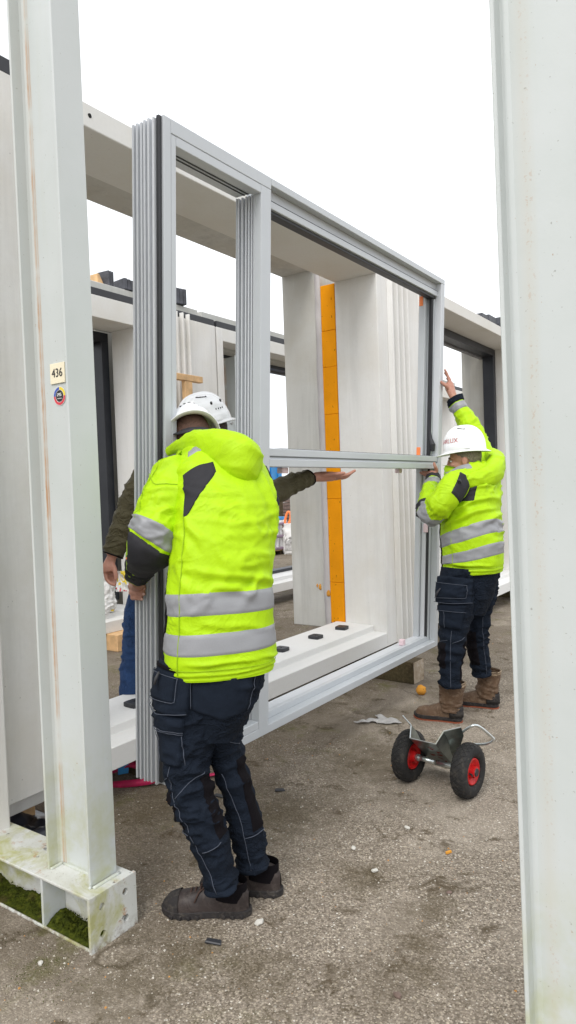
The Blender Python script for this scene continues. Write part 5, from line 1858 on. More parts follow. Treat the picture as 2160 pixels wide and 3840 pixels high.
tro = thing  # noqa
P1 = Surf([(-1.698, 1.929, 0.963, 0.186, 0.140), (-1.699, 1.924, 0.875, 0.188, 0.145), (-1.707, 1.916, 0.773, 0.160, 0.145), (-1.715, 1.905, 0.663, 0.105, 0.115)], CR, 2.3, folds(0.006, (6, 6, 7), 0.3, None, 15.0))
LL1 = Surf([(-1.734, 1.891, 0.953, 0.120, 0.125), (-1.746, 1.867, 0.854, 0.121, 0.124), (-1.749, 1.848, 0.741, 0.111, 0.116), (-1.751, 1.831, 0.629, 0.091, 0.100), (-1.748, 1.816, 0.533, 0.080, 0.090), (-1.721, 1.820, 0.449, 0.076, 0.083), (-1.697, 1.833, 0.375, 0.072, 0.078), (-1.671, 1.848, 0.288, 0.068, 0.073), (-1.651, 1.858, 0.192, 0.060, 0.066), (-1.642, 1.862, 0.129, 0.063, 0.069)],
           CR, 2.15, folds(0.0080, (7, 7, 10), 0.3, [(0.50, 0.16, 11, 0.0095), (0.92, 0.10, 11, 0.008)], 17.0))
LR1 = Surf([(-1.660, 2.013, 0.874, 0.100, 0.120), (-1.687, 1.990, 0.770, 0.086, 0.115), (-1.710, 1.982, 0.663, 0.076, 0.110), (-1.707, 1.992, 0.554, 0.066, 0.090), (-1.683, 2.005, 0.455, 0.063, 0.080), (-1.667, 2.024, 0.360, 0.062, 0.075), (-1.653, 2.031, 0.276, 0.061, 0.070), (-1.648, 2.043, 0.180, 0.060, 0.067), (-1.641, 2.045, 0.116, 0.060, 0.066)],
           CR, 2.15, folds(0.0075, (7, 7, 9), 0.3, [(0.45, 0.18, 10, 0.009), (0.92, 0.10, 10, 0.008)], 21.0))
mb = MB()
P1.tube(mb, 110, 60)
LL1.tube(mb, 96, 150)
LR1.tube(mb, 90, 130)
t1 = mb.build('trousers', 'navy', m1, smooth=True)
hp = patch(t1, 'holster_pocket', 'navy_patch', LL1, 0.235, 0.525, 0.045, 0.205, 0.020, 26, 20)
patch(hp, 'pocket_flap', 'navy_patch', LL1, 0.29, 0.51, 0.075, 0.165, 0.027, 20, 12)
patch(hp, 'zip', 'black_cloth', LL1, 0.29, 0.49, 0.052, 0.072, 0.024, 20, 5)
stitch(hp, LL1, [[(0.29, 0.082), (0.51, 0.082)], [(0.29, 0.08), (0.29, 0.158), (0.50, 0.160)], [(0.245, 0.19), (0.38, 0.200), (0.52, 0.185)]], 0.0014, off=0.029)
mb = MB()
mb.tube([(-1.768, 1.721, 0.930), (-1.773, 1.710, 0.909), (-1.778, 1.706, 0.887)], [0.004, 0.006, 0.005], 8)
mb.build('zip_pull', 'strap_black', t1, smooth=True)
cp_ = patch(t1, 'cargo_pocket', 'navy_patch', LL1, 0.255, 0.50, 0.235, 0.385, 0.012, 22, 18)
patch(cp_, 'pocket_flap', 'navy_patch', LL1, 0.25, 0.505, 0.205, 0.262, 0.018, 22, 8)
stitch(cp_, LL1, [[(0.255, 0.254), (0.50, 0.254)], [(0.255, 0.260), (0.50, 0.260)], [(0.42, 0.265), (0.40, 0.385)], [(0.26, 0.265), (0.235, 0.37)]], 0.0014, off=0.019)
bp_ = patch(t1, 'back_pocket', 'navy_patch', P1, 0, 1, 0, 1, 0.010, 22, 18, 0, lambda s, t: (0.295 - s * 0.19, 0.22 + 0.52 * t * (1 - 0.22 * np.abs(s - 0.5) * 2)))
stitch(bp_, P1, [[(0.292, 0.22), (0.292, 0.60)], [(0.108, 0.22), (0.108, 0.60)]], 0.0014, off=0.012)
patch(t1, 'knee_panel', 'black_cloth', LL1, 0.38, 0.66, 0.475, 0.665, 0.004, 20, 20)
patch(t1, 'calf_panel', 'black_cloth', LL1, 0, 1, 0, 1, 0.0035, 14, 24, 0, lambda s, t: (0.02 + 0.13 * s * (0.75 + 0.25 * t), 0.44 + 0.31 * t))
patch(t1, 'calf_panel', 'black_cloth', LR1, 0, 1, 0, 1, 0.0035, 14, 24, 0, lambda s, t: (0.03 + 0.15 * s * (0.75 + 0.25 * t), 0.37 + 0.38 * t))
stitch(t1, LL1, [[(0.34, 0.39), (0.35, 0.50), (0.33, 0.62), (0.31, 0.80), (0.27, 0.97)], [(0.36, 0.43), (0.50, 0.455), (0.62, 0.43)], [(0.32, 0.50), (0.20, 0.455), (0.10, 0.41)], [(0.29, 0.765), (0.14, 0.755)], [(0.55, 0.67), (0.34, 0.675)]], 0.0015)
stitch(t1, LR1, [[(0.30, 0.42), (0.27, 0.60), (0.25, 0.95)], [(0.26, 0.76), (0.05, 0.755)], [(0.28, 0.23), (0.08, 0.30)]], 0.0015)
band(t1, 'hem', 'navy_patch', LL1, 0.955, 1.0, 0.003, 72, 6)
band(t1, 'hem', 'navy_patch', LR1, 0.945, 1.0, 0.003, 72, 6)
shoe(m1, (-1.592, 1.955), (-1.872, 1.798), 'shoe')
shoe(m1, (-1.565, 2.118), (-1.850, 1.985), 'shoe')
fr1 = frame_of((-0.74, 0.67), -0.72, 0.05)
hc1 = Vector((-2.037, 2.236, 1.770))
bd = MB()
head(bd, hc1, fr1)
for S in (T1, SL1, SR1, P1, LL1, LR1):
    inner(bd, S, 0.72)
bd.tube([(-1.861, 2.076, 1.692), (-1.938, 2.145, 1.743), tuple(hc1)], [0.062, 0.058, 0.056], 16)
# left hand: fingers wrapped round the back edge of the end profile
bd.tube([(-2.136, 1.987, 1.194), (-2.194, 2.031, 1.176), (-2.249, 2.077, 1.150)], [0.030, 0.031, 0.028], 14)
bd.tube([(-2.257, 2.085, 1.179), (-2.275, 2.096, 1.143), (-2.263, 2.090, 1.113)], [0.020, 0.024, 0.018], 12)
tips = []
for k, (y, r, dx) in enumerate(((1458, 0.0112, -2), (1475, 0.0118, 0), (1491, 0.0112, 0), (1506, 0.0098, -4))):
    pts = [None, None, None, None, None]
    if k == 0:
        pts = [(-2.274, 2.097, 1.177), (-2.267, 2.066, 1.187), (-2.244, 2.040, 1.191), (-2.196, 2.028, 1.193), (-2.161, 2.033, 1.189)]
    elif k == 1:
        pts = [(-2.275, 2.096, 1.151), (-2.268, 2.065, 1.159), (-2.242, 2.040, 1.164), (-2.192, 2.027, 1.166), (-2.155, 2.034, 1.162)]
    elif k == 2:
        pts = [(-2.275, 2.095, 1.127), (-2.266, 2.065, 1.134), (-2.241, 2.040, 1.138), (-2.193, 2.026, 1.141), (-2.156, 2.032, 1.138)]
    else:
        pts = [(-2.272, 2.096, 1.106), (-2.261, 2.067, 1.109), (-2.236, 2.042, 1.115), (-2.193, 2.027, 1.118), (-2.166, 2.029, 1.116)]
    chain(bd, pts, [r * 1.05, r * 1.08, r * 1.05, r, r * 0.9])
    tips.append((pts[4], r))
# right hand on the near stile, out of sight behind the jacket
bd.tube([(-2.021, 2.239, 1.234), (-2.070, 2.205, 1.238), (-2.077, 2.164, 1.246)], [0.028, 0.034, 0.03], 12)
for k in range(4):
    chain(bd, [(-2.074, 2.166, 1.242), (-2.084, 2.147, 1.244), (-2.093, 2.128, 1.246)] if k == 0 else ([(-2.074, 2.165, 1.223), (-2.087, 2.144, 1.224), (-2.098, 2.124, 1.226)] if k == 1 else ([(-2.075, 2.164, 1.203), (-2.087, 2.143, 1.203), (-2.097, 2.124, 1.205)] if k == 2 else [(-2.071, 2.166, 1.184), (-2.079, 2.148, 1.185), (-2.086, 2.131, 1.186)])), [0.0095, 0.009, 0.008])
chain(bd, [(-2.049, 2.196, 1.250), (-2.053, 2.170, 1.275), (-2.055, 2.156, 1.293)], [0.012, 0.011, 0.009])
skin_body(m1, bd)
cam_dir = (0.62, -0.78, 0.0)
for p, r in tips:
    q = Vector(p) + Vector((0.10, -0.99, 0.0)) * (r * 0.80)
    nail(m1, q + Vector((0.004, 0, 0)), (0.1, -1, 0.0), (1, 0, -0.1), r * 0.52)
hair_cap(m1, hc1, fr1, 'hair_shaved', 1.0, -0.062)
hm1 = helmet(m1, tuple(hc1 + fr1[2] * 0.034 + fr1[0] * 0.012), fr1, 0.122, None, 0.5, 1.06)
for k in range(5):
    v = MB()
    q = helmet_pos(tuple(hc1 + fr1[2] * 0.034 + fr1[0] * 0.012), fr1, np.array([math.pi + 0.42 - 0.21 * k]), np.array([0.86]), 0.122, 0.0008, 1.06)[0]
    lump(v, q, 0.0065, k, 1, (1.3, 1.3, 0.6), 0.0)
    v.build('air_slot', 'hole', hm1)
st_ = MB()
for sd in (1,):
    ribbon(st_, [tuple(hc1 + fr1[0] * f + fr1[1] * l_ + fr1[2] * u) for f, l_, u in ((-0.02, 0.088, 0.035), (-0.075, 0.070, -0.018), (-0.108, 0.030, -0.040), (-0.112, -0.01, -0.042), (-0.10, -0.05, -0.03), (-0.05, -0.082, 0.02))], 0.028, tuple(-fr1[0]), 40)
st_.build('helmet_strap', 'strap_black', m1, smooth=True)

# ================================================================= the worker at the far end
m2 = thing('person', 'worker in profile with white lettered helmet, one arm raised to the far stile', 'person', (-1.72, 4.45, 0), group='workers carrying the frame')
T2 = Surf([(-1.622, 4.454, 0.962, 0.186, 0.178), (-1.623, 4.455, 1.036, 0.200, 0.197), (-1.628, 4.458, 1.185, 0.195, 0.196), (-1.642, 4.479, 1.350, 0.195, 0.192), (-1.645, 4.506, 1.481, 0.195, 0.186), (-1.649, 4.532, 1.579, 0.175, 0.158), (-1.665, 4.547, 1.625, 0.130, 0.115), (-1.685, 4.546, 1.658, 0.088, 0.092), (-1.690, 4.544, 1.674, 0.075, 0.080)],
          (0.10, 1.0, 0), 2.3, folds(0.013, (4.5, 4.5, 6), 0.25, [(0.06, 0.04, 20, 0.004), (0.34, 0.12, 8, 0.006)], 33.0, [(0.42, 0.36, 0.66, 0.44, 0.010, 0.014), (0.40, 0.31, 0.72, 0.39, 0.009, 0.013), (0.48, 0.46, 0.70, 0.53, 0.008, 0.014), (0.62, 0.30, 0.80, 0.37, 0.008, 0.012), (0.45, 0.12, 0.68, 0.10, 0.006, 0.012)]))
SL2 = Surf([(-1.641, 4.391, 1.567, 0.075, 0.080), (-1.668, 4.285, 1.533, 0.095, 0.096), (-1.723, 4.207, 1.440, 0.088, 0.090), (-1.802, 4.223, 1.374, 0.080, 0.080), (-1.869, 4.324, 1.412, 0.070, 0.072), (-1.932, 4.502, 1.486, 0.060, 0.062), (-1.997, 4.704, 1.562, 0.052, 0.052), (-2.026, 4.782, 1.597, 0.046, 0.046)],
           CR, 2.1, folds(0.010, (6, 6, 6), 0.25, [(0.42, 0.16, 9, 0.009)], 35.0))
SR2 = Surf([(-1.663, 4.693, 1.578, 0.085, 0.085), (-1.699, 4.856, 1.733, 0.085, 0.085), (-1.771, 4.971, 1.884, 0.079, 0.079), (-1.822, 4.988, 1.988, 0.069, 0.069), (-1.873, 4.993, 2.080, 0.061, 0.061), (-1.908, 4.995, 2.148, 0.055, 0.055), (-1.928, 4.995, 2.188, 0.051, 0.051)],
           CR, 2.1, folds(0.009, (6, 6, 6), 0.25, [(0.6, 0.2, 8, 0.005)], 39.0))
HD2 = Surf([(-1.696, 4.303, 1.549, 0.020, 0.018), (-1.629, 4.301, 1.559, 0.040, 0.034), (-1.552, 4.380, 1.571, 0.058, 0.055), (-1.504, 4.511, 1.607, 0.078, 0.066), (-1.523, 4.671, 1.677, 0.072, 0.060), (-1.593, 4.796, 1.740, 0.050, 0.045), (-1.651, 4.854, 1.770, 0.025, 0.020)],
           (0, 0, 1), 2.4, folds(0.006, (6, 6, 6), 0.2, None, 41.0))
C2 = Surf([(-1.683, 4.531, 1.540, 0.125, 0.130), (-1.693, 4.526, 1.589, 0.112, 0.124), (-1.697, 4.524, 1.626, 0.106, 0.124), (-1.695, 4.527, 1.653, 0.106, 0.126)], (0.10, 1.0, 0), 2.2, folds(0.005, (8, 8, 8), 0.25, None, 43.0))
j2 = jacket_part(m2, [(T2, 140, 140), (SL2, 100, 110), (SR2, 80, 90)], 'hivis')
mb = MB()
HD2.tube(mb, 72, 72)
h2 = mb.build('hood', 'hivis', j2, smooth=True)
mb = MB()
nuC = 72
Uc, Vc = np.meshgrid(np.arange(nuC) / nuC, np.linspace(0, 1, 14))
# the collar stands higher in front, lower behind
dz = 0.020 * np.cos(2 * np.pi * (Uc - 0.25)) * Vc + 0.012 * Vc
Po = C2.pos(Uc, Vc)
Pi_ = C2.pos(Uc, Vc, -0.012)
Po[..., 2] += dz - 0.02 * Vc
Pi_[..., 2] += dz - 0.02 * Vc
mb.grid(np.concatenate([Po, Pi_[::-1]]), True)
mb.build('collar', 'hivis', j2, smooth=True)
patch(j2, 'collar_lining', 'charcoal', C2, 0.52, 0.70, 0.15, 0.55, 0.006, 16, 10)
mb = MB()
mb.tube([(-1.613, 4.191, 1.570), (-1.596, 4.196, 1.572), (-1.591, 4.200, 1.552)], [0.006, 0.009, 0.006], 8)
mb.build('toggle', 'strap_black', j2, smooth=True)
for v0, v1 in ((0.235, 0.300), (0.135, 0.200)):
    band(j2, 'reflective_stripe', 'stripe', T2, v0, v1, 0.0035, 140, 10, 0, 0.034, 0.77)
band(j2, 'reflective_stripe', 'stripe', SL2, 0.36, 0.45, 0.004, 80, 12, 0, 0.02, 0.3)
band(j2, 'elbow_patch', 'charcoal', SL2, 0.455, 0.56, 0.004, 80, 14, 0, 0.02, 0.3, 0.30, 0.80)
band(j2, 'reflective_stripe', 'stripe', SL2, 0.78, 0.87, 0.004, 60, 10)
band(j2, 'cuff', 'charcoal', SL2, 0.875, 1.0, 0.005, 60, 10)
band(j2, 'reflective_stripe', 'stripe', SR2, 0.68, 0.815, 0.004, 60, 12)
band(j2, 'cuff', 'navy', SR2, 0.82, 1.0, 0.006, 60, 14)
patch(j2, 'shoulder_patch', 'charcoal', T2, 0, 1, 0, 1, 0.005, 18, 20, 0, lambda s, t: (0.475 + 0.135 * s * (1 - 0.25 * np.abs(t - 0.55)) , 0.415 + 0.17 * t))
patch(j2, 'shoulder_patch', 'charcoal', SL2, 0.02, 0.24, 0.10, 0.235, 0.006, 14, 14)
patch(j2, 'shoulder_stripe', 'stripe', T2, 0.40, 0.60, 0.635, 0.70, 0.006, 16, 8)
patch(j2, 'side_vent', 'black_cloth', T2, 0, 1, 0, 1, 0.004, 8, 24, 0, lambda s, t: (0.335 + 0.02 * np.sin(t * 3.1) + s * 0.03, 0.07 + 0.28 * t))
stitch(j2, T2, [[(0.33, 0.085), (0.45, 0.080), (0.60, 0.085), (0.75, 0.09)], [(0.40, 0.03), (0.41, 0.12)], [(0.47, 0.05), (0.475, 0.42)]], 0.0016, 'hivis_seam', off=0.004)
stitch(h2, HD2, [[(0.55, 0.2), (0.52, 0.5), (0.55, 0.8)], [(0.80, 0.25), (0.78, 0.6), (0.75, 0.85)]], 0.0016, 'hivis_seam', off=0.004)
P2 = Surf([(-1.638, 4.456, 1.001, 0.170, 0.172), (-1.646, 4.445, 0.857, 0.165, 0.160), (-1.667, 4.424, 0.700, 0.120, 0.120)], (0.10, 1.0, 0), 2.3, folds(0.006, (6, 6, 7), 0.3, None, 45.0))
LL2 = Surf([(-1.681, 4.341, 0.999, 0.112, 0.120), (-1.690, 4.317, 0.846, 0.122, 0.125), (-1.690, 4.300, 0.719, 0.112, 0.114), (-1.702, 4.274, 0.593, 0.092, 0.094), (-1.706, 4.254, 0.467, 0.079, 0.080), (-1.712, 4.246, 0.354, 0.069, 0.071), (-1.715, 4.239, 0.242, 0.064, 0.066)],
           CR, 2.15, folds(0.009, (7, 7, 9), 0.3, [(0.62, 0.22, 10, 0.010), (0.95, 0.10, 10, 0.009)], 47.0))
LR2 = Surf([(-1.606, 4.587, 0.974, 0.108, 0.115), (-1.622, 4.581, 0.812, 0.104, 0.110), (-1.639, 4.577, 0.663, 0.086, 0.095), (-1.657, 4.571, 0.527, 0.078, 0.082), (-1.646, 4.597, 0.373, 0.070, 0.072), (-1.635, 4.611, 0.240, 0.064, 0.066)],
           CR, 2.15, folds(0.009, (7, 7, 9), 0.3, [(0.55, 0.22, 10, 0.009), (0.95, 0.12, 10, 0.010)], 51.0))
mb = MB()
P2.tube(mb, 90, 50)
LL2.tube(mb, 90, 120)
LR2.tube(mb, 84, 110)
t2 = mb.build('trousers', 'navy', m2, smooth=True)
hp = patch(t2, 'holster_pocket', 'navy_patch', LL2, 0.16, 0.49, 0.07, 0.255, 0.020, 26, 20)
patch(hp, 'pocket_flap', 'navy_patch', LL2, 0.22, 0.48, 0.105, 0.215, 0.027, 20, 12)
stitch(hp, LL2, [[(0.22, 0.115), (0.48, 0.115)], [(0.22, 0.115), (0.22, 0.205), (0.47, 0.21)], [(0.17, 0.24), (0.33, 0.25), (0.48, 0.24)]], 0.0018, off=0.029)
mb = MB()
mb.tube([(-1.737, 4.176, 0.889), (-1.754, 4.163, 0.864), (-1.763, 4.156, 0.834)], [0.004, 0.007, 0.004], 8)
mb.build('zip_pull', 'strap_black', t2, smooth=True)
cp_ = patch(t2, 'cargo_pocket', 'navy_patch', LL2, 0.21, 0.47, 0.30, 0.475, 0.013, 22, 18)
patch(cp_, 'pocket_flap', 'navy_patch', LL2, 0.205, 0.475, 0.265, 0.33, 0.018, 22, 8)
stitch(cp_, LL2, [[(0.21, 0.322), (0.47, 0.322)], [(0.38, 0.33), (0.37, 0.47)]], 0.0018, off=0.020)
bp_ = patch(t2, 'back_pocket', 'navy_patch', P2, 0, 1, 0, 1, 0.011, 20, 16, 0, lambda s, t: (0.545 + 0.19 * s, 0.55 - 0.42 * t))
patch(t2, 'back_pocket', 'navy_patch', LR2, 0, 1, 0, 1, 0.010, 18, 14, 0, lambda s, t: (0.34 - 0.24 * s, 0.10 + 0.22 * t * (1 - 0.3 * np.abs(s - 0.5))))
patch(t2, 'knee_panel', 'black_cloth', LL2, 0.36, 0.62, 0.585, 0.82, 0.004, 18, 18)
patch(t2, 'calf_panel', 'black_cloth', LL2, 0.0, 0.11, 0.55, 0.93, 0.004, 12, 24)
patch(t2, 'calf_panel', 'black_cloth', LR2, 0.28, 0.50, 0.55, 0.86, 0.004, 12, 24)
stitch(t2, LL2, [[(0.30, 0.49), (0.30, 0.65), (0.28, 0.97)], [(0.34, 0.565), (0.48, 0.585)], [(0.28, 0.585), (0.12, 0.53)]], 0.0018)
stitch(t2, LR2, [[(0.24, 0.40), (0.20, 0.65), (0.22, 0.95)]], 0.0018)
shoe(m2, (-1.672, 4.300), (-1.978, 4.262), 'boot')
shoe(m2, (-1.560, 4.690), (-1.866, 4.655), 'boot')
fr2 = frame_of((-0.955, -0.30), -0.06, 0.0)
hc2 = Vector((-1.699, 4.550, 1.707))
bd = MB()
head(bd, hc2, fr2, 1.04)
for S in (T2, SL2, SR2, P2, LL2, LR2):
    inner(bd, S, 0.72)
bd.tube([(-1.674, 4.539, 1.593), (-1.681, 4.548, 1.633), tuple(hc2 - fr2[0] * 0.02)], [0.064, 0.060, 0.056], 16)
# left hand under the middle rail
bd.tube([(-2.010, 4.744, 1.582), (-2.032, 4.803, 1.609), (-2.059, 4.846, 1.627)], [0.027, 0.031, 0.033], 14)
chain(bd, [(-2.059, 4.834, 1.642), (-2.092, 4.836, 1.643), (-2.126, 4.836, 1.648)], [0.011, 0.0105, 0.009])
chain(bd, [(-2.068, 4.840, 1.634), (-2.109, 4.848, 1.635), (-2.153, 4.854, 1.643)], [0.0115, 0.011, 0.009])
chain(bd, [(-2.081, 4.855, 1.625), (-2.118, 4.866, 1.627), (-2.154, 4.877, 1.637)], [0.011, 0.0105, 0.009])
chain(bd, [(-2.089, 4.873, 1.617), (-2.121, 4.888, 1.618), (-2.150, 4.904, 1.628)], [0.010, 0.0095, 0.008])
chain(bd, [(-2.023, 4.834, 1.623), (-2.014, 4.830, 1.655), (-2.017, 4.816, 1.681), (-2.025, 4.817, 1.705)], [0.016, 0.0145, 0.013, 0.011])
# right hand on the outer edge of the far stile
bd.tube([(-1.926, 4.996, 2.179), (-1.948, 5.007, 2.224), (-1.971, 5.029, 2.270), (-1.985, 5.045, 2.303)], [0.026, 0.031, 0.036, 0.034], 14)
chain(bd, [(-1.980, 5.049, 2.309), (-1.991, 5.055, 2.350), (-2.002, 5.054, 2.384), (-2.014, 5.047, 2.414)], [0.0125, 0.0115, 0.0105, 0.009])
chain(bd, [(-1.978, 5.074, 2.305), (-2.001, 5.097, 2.352), (-2.020, 5.097, 2.379), (-2.036, 5.099, 2.399)], [0.012, 0.0115, 0.010, 0.009])
chain(bd, [(-1.977, 5.087, 2.289), (-2.003, 5.107, 2.333), (-2.027, 5.115, 2.358)], [0.012, 0.011, 0.009])
chain(bd, [(-1.977, 5.086, 2.270), (-2.000, 5.108, 2.308), (-2.023, 5.117, 2.327)], [0.011, 0.010, 0.008])
chain(bd, [(-1.968, 5.006, 2.256), (-1.980, 4.975, 2.283), (-2.003, 4.972, 2.303), (-2.026, 4.975, 2.318)], [0.017, 0.0150, 0.013, 0.011])
skin_body(m2, bd)
eyes(m2, hc2, fr2, 1.04)
hair_cap(m2, hc2, fr2, 'hair', 1.04, -0.05)
helmet(m2, tuple(hc2 + fr2[2] * 0.066 - fr2[0] * 0.008), fr2, 0.163, 'SOLARLUX', 0.50, 0.98)

# ================================================================= the man behind the frame
m3 = thing('person', 'man in olive jacket and blue jeans behind the frame, palm under its middle rail', 'person', (-3.30, 3.10, 0), group='workers carrying the frame')
T3 = Surf([(-2.893, 2.940, 0.999, 0.190, 0.140), (-2.816, 2.903, 1.168, 0.198, 0.150), (-2.689, 2.854, 1.399, 0.205, 0.152), (-2.586, 2.810, 1.563, 0.200, 0.140), (-2.509, 2.770, 1.678, 0.150, 0.110), (-2.445, 2.744, 1.758, 0.085, 0.080), (-2.423, 2.737, 1.793, 0.070, 0.070)],
          CR, 2.3, folds(0.010, (4, 4, 9), 0.25, [(0.3, 0.3, 6, 0.006)], 61.0))
SA3 = Surf([(-2.712, 2.702, 1.665, 0.080, 0.085), (-2.754, 2.659, 1.629, 0.090, 0.092), (-2.804, 2.607, 1.516, 0.080, 0.082), (-2.840, 2.553, 1.385, 0.070, 0.072), (-2.866, 2.519, 1.292, 0.062, 0.064), (-2.878, 2.497, 1.234, 0.050, 0.052)],
           CR, 2.1, folds(0.007, (5, 5, 9), 0.25, [(0.5, 0.4, 9, 0.006)], 63.0))
SB3 = Surf([(-2.352, 2.902, 1.639, 0.085, 0.088), (-2.320, 2.994, 1.558, 0.080, 0.082), (-2.273, 3.111, 1.537, 0.072, 0.074), (-2.233, 3.250, 1.579, 0.061, 0.062), (-2.201, 3.346, 1.602, 0.052, 0.054), (-2.185, 3.394, 1.615, 0.043, 0.045)],
           (0, 0, 1), 2.1, folds(0.007, (5, 5, 9), 0.25, [(0.6, 0.4, 9, 0.006)], 67.0))
j3 = jacket_part(m3, [(T3, 110, 100), (SA3, 80, 90), (SB3, 80, 90)], 'olive')
band(j3, 'cuff', 'black_cloth', SA3, 0.955, 1.0, 0.003, 48, 6)
band(j3, 'cuff', 'black_cloth', SB3, 0.925, 1.0, 0.003, 48, 8)
LA3 = Surf([(-2.964, 2.918, 1.069, 0.115, 0.115), (-3.083, 2.903, 0.923, 0.102, 0.104), (-3.152, 2.907, 0.700, 0.090, 0.092), (-3.197, 2.904, 0.478, 0.083, 0.086), (-3.231, 2.909, 0.300, 0.078, 0.080), (-3.248, 2.925, 0.071, 0.070, 0.070), (-3.257, 2.939, -0.047, 0.066, 0.068)],
           CR, 2.15, folds(0.008, (6, 6, 9), 0.3, [(0.48, 0.12, 9, 0.010)], 71.0))
LB3 = Surf([(-2.882, 2.999, 1.062, 0.115, 0.115), (-2.935, 3.112, 0.851, 0.100, 0.100), (-3.021, 3.226, 0.600, 0.090, 0.090), (-3.082, 3.293, 0.296, 0.080, 0.080), (-3.140, 3.337, -0.039, 0.068, 0.070)],
           CR, 2.15, folds(0.008, (6, 6, 9), 0.3, None, 73.0))
P3 = Surf([(-2.903, 2.949, 1.091, 0.175, 0.135), (-2.931, 2.961, 0.970, 0.165, 0.130), (-2.971, 2.977, 0.847, 0.110, 0.110)], CR, 2.3, folds(0.006, (6, 6, 6), 0.3, None, 75.0))
mb = MB()
P3.tube(mb, 70, 30)
LA3.tube(mb, 84, 110)
LB3.tube(mb, 70, 80)
mb.build('jeans', 'jeans', m3, smooth=True)
fa, fb = Vector((-3.257, 2.939, -0.047)), Vector((-3.140, 3.337, -0.039))
shoe(m3, (fa.x - 0.05, fa.y + 0.07), (fa.x + 0.11, fa.y - 0.18), 'shoe')
shoe(m3, (fb.x - 0.05, fb.y + 0.07), (fb.x + 0.11, fb.y - 0.18), 'shoe')
fr3 = frame_of((-0.40, -0.90), -0.30, 0.0)
hc3 = Vector((-2.360, 2.709, 1.851))
bd = MB()
head(bd, hc3, fr3)
for S in (T3, SA3, SB3, P3, LA3, LB3):
    inner(bd, S, 0.72)
bd.tube([(-2.440, 2.747, 1.737), (-2.413, 2.731, 1.786), tuple(hc3)], [0.062, 0.058, 0.056], 16)
bd.tube([(-2.876, 2.498, 1.238), (-2.887, 2.489, 1.205), (-2.892, 2.478, 1.172), (-2.887, 2.475, 1.147)], [0.024, 0.028, 0.036, 0.034], 14)
chain(bd, [(-2.895, 2.463, 1.148), (-2.888, 2.461, 1.117), (-2.867, 2.463, 1.095), (-2.838, 2.469, 1.083)], [0.0125, 0.0115, 0.0105, 0.009])
chain(bd, [(-2.898, 2.479, 1.140), (-2.888, 2.479, 1.111), (-2.866, 2.481, 1.092), (-2.841, 2.486, 1.085)], [0.0125, 0.0115, 0.0105, 0.009])
chain(bd, [(-2.900, 2.496, 1.138), (-2.885, 2.499, 1.113), (-2.866, 2.500, 1.096), (-2.844, 2.502, 1.091)], [0.012, 0.011, 0.010, 0.009])
chain(bd, [(-2.904, 2.511, 1.142), (-2.892, 2.519, 1.120), (-2.874, 2.519, 1.104)], [0.011, 0.010, 0.008])
chain(bd, [(-2.872, 2.487, 1.193), (-2.845, 2.480, 1.165), (-2.833, 2.476, 1.139), (-2.827, 2.472, 1.116)], [0.016, 0.014, 0.0125, 0.010])
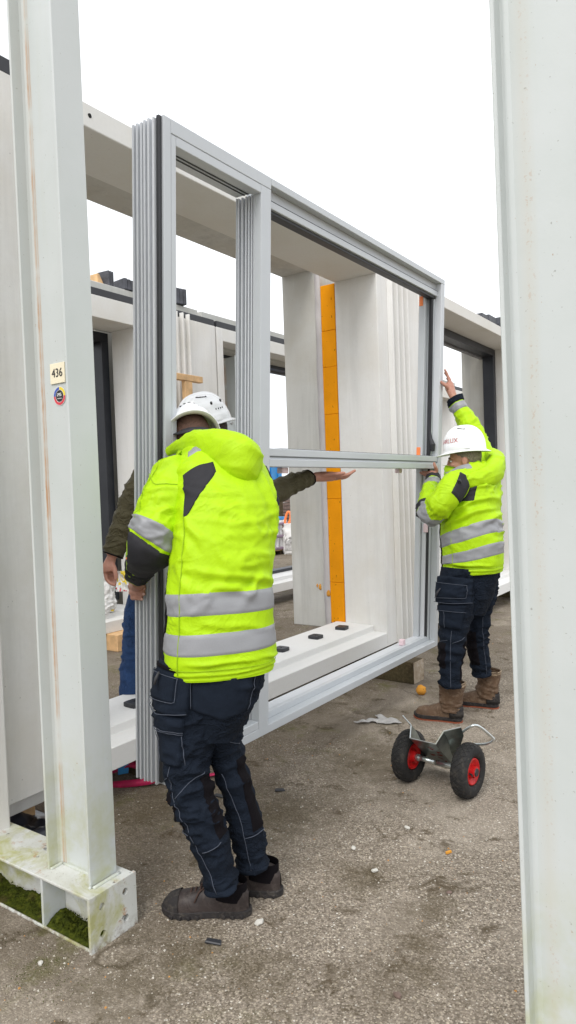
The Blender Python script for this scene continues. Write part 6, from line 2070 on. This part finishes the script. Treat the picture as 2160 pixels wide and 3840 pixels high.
# palm under the middle rail
bd.tube([(-2.184, 3.383, 1.613), (-2.170, 3.429, 1.619), (-2.147, 3.476, 1.620), (-2.107, 3.522, 1.620)], [0.026, 0.029, 0.031, 0.028], 14)
bd.tube([(-2.152, 3.453, 1.611), (-2.109, 3.502, 1.616)], [0.018, 0.017], 12)
chain(bd, [(-2.106, 3.504, 1.627), (-2.070, 3.541, 1.619), (-2.037, 3.570, 1.629), (-2.010, 3.602, 1.649)], [0.0125, 0.0115, 0.0105, 0.009])
chain(bd, [(-2.114, 3.516, 1.621), (-2.073, 3.556, 1.609), (-2.054, 3.589, 1.618), (-2.037, 3.607, 1.638)], [0.012, 0.0115, 0.0105, 0.009])
chain(bd, [(-2.123, 3.522, 1.614), (-2.099, 3.563, 1.608), (-2.079, 3.595, 1.616)], [0.0115, 0.011, 0.009])
chain(bd, [(-2.132, 3.528, 1.610), (-2.118, 3.568, 1.604), (-2.106, 3.595, 1.613)], [0.0105, 0.010, 0.008])
chain(bd, [(-2.144, 3.441, 1.627), (-2.103, 3.463, 1.632), (-2.068, 3.494, 1.633), (-2.039, 3.527, 1.636)], [0.016, 0.0135, 0.012, 0.010])
skin_body(m3, bd)
eyes(m3, hc3, fr3)
hair_cap(m3, hc3, fr3, 'hair_dark')
hm3 = helmet(m3, tuple(hc3 + fr3[2] * 0.048), fr3, 0.158, 'SOLARLUX', 0.35, 1.0)
for th_, ph_, r_ in ((1.75, 0.62, 0.0085), (2.35, 0.62, 0.0085), (1.85, 0.40, 0.0042), (1.97, 0.39, 0.0042), (2.09, 0.385, 0.0042), (2.21, 0.39, 0.0042)):
    v = MB()
    q = helmet_pos(tuple(hc3 + fr3[2] * 0.048), fr3, np.array([th_]), np.array([ph_]), 0.158, 0.0006, 1.0)[0]
    lump(v, q, r_, 0, 1, (0.8, 0.8, 1.3), 0.0)
    v.build('air_slot', 'hole', hm3)

# wrapper in his hand
wr_ = thing('wrapper', 'small crumpled yellow and white wrapper pinched in a hand', 'wrapper', (-2.804, 2.494, 1.102))
mb = MB()
X, Y = np.meshgrid(np.linspace(-1, 1, 26), np.linspace(-1, 1, 26))
q = np.stack([X, Y, 0 * X], -1)
c0, ax, ay = np.array((-2.802, 2.495, 1.102)), np.array((0.82, 0.57, 0.0)), np.array((-0.25, 0.1, 0.95))
dd = 0.030 * fbm(q * 1.6 + 4, 3)
P = c0 + ax * (X * 0.034 * (1 - 0.3 * Y))[..., None] + ay * (Y * 0.055)[..., None] + np.array((0.57, -0.82, 0.1)) * dd[..., None]
mb.grid(P)
k = 0
for j in range(25):
    for i in range(25):
        v = float(noise3(np.array([i * 0.22, j * 0.22, 1.5])))
        mb.mi[k] = 1 if (i > 14 and j > 12) or v > 0.28 else (2 if v < -0.32 else 0)
        k += 1
mb.build('film', ['bag', 'yellow_print', 'red_print'], wr_, smooth=True)
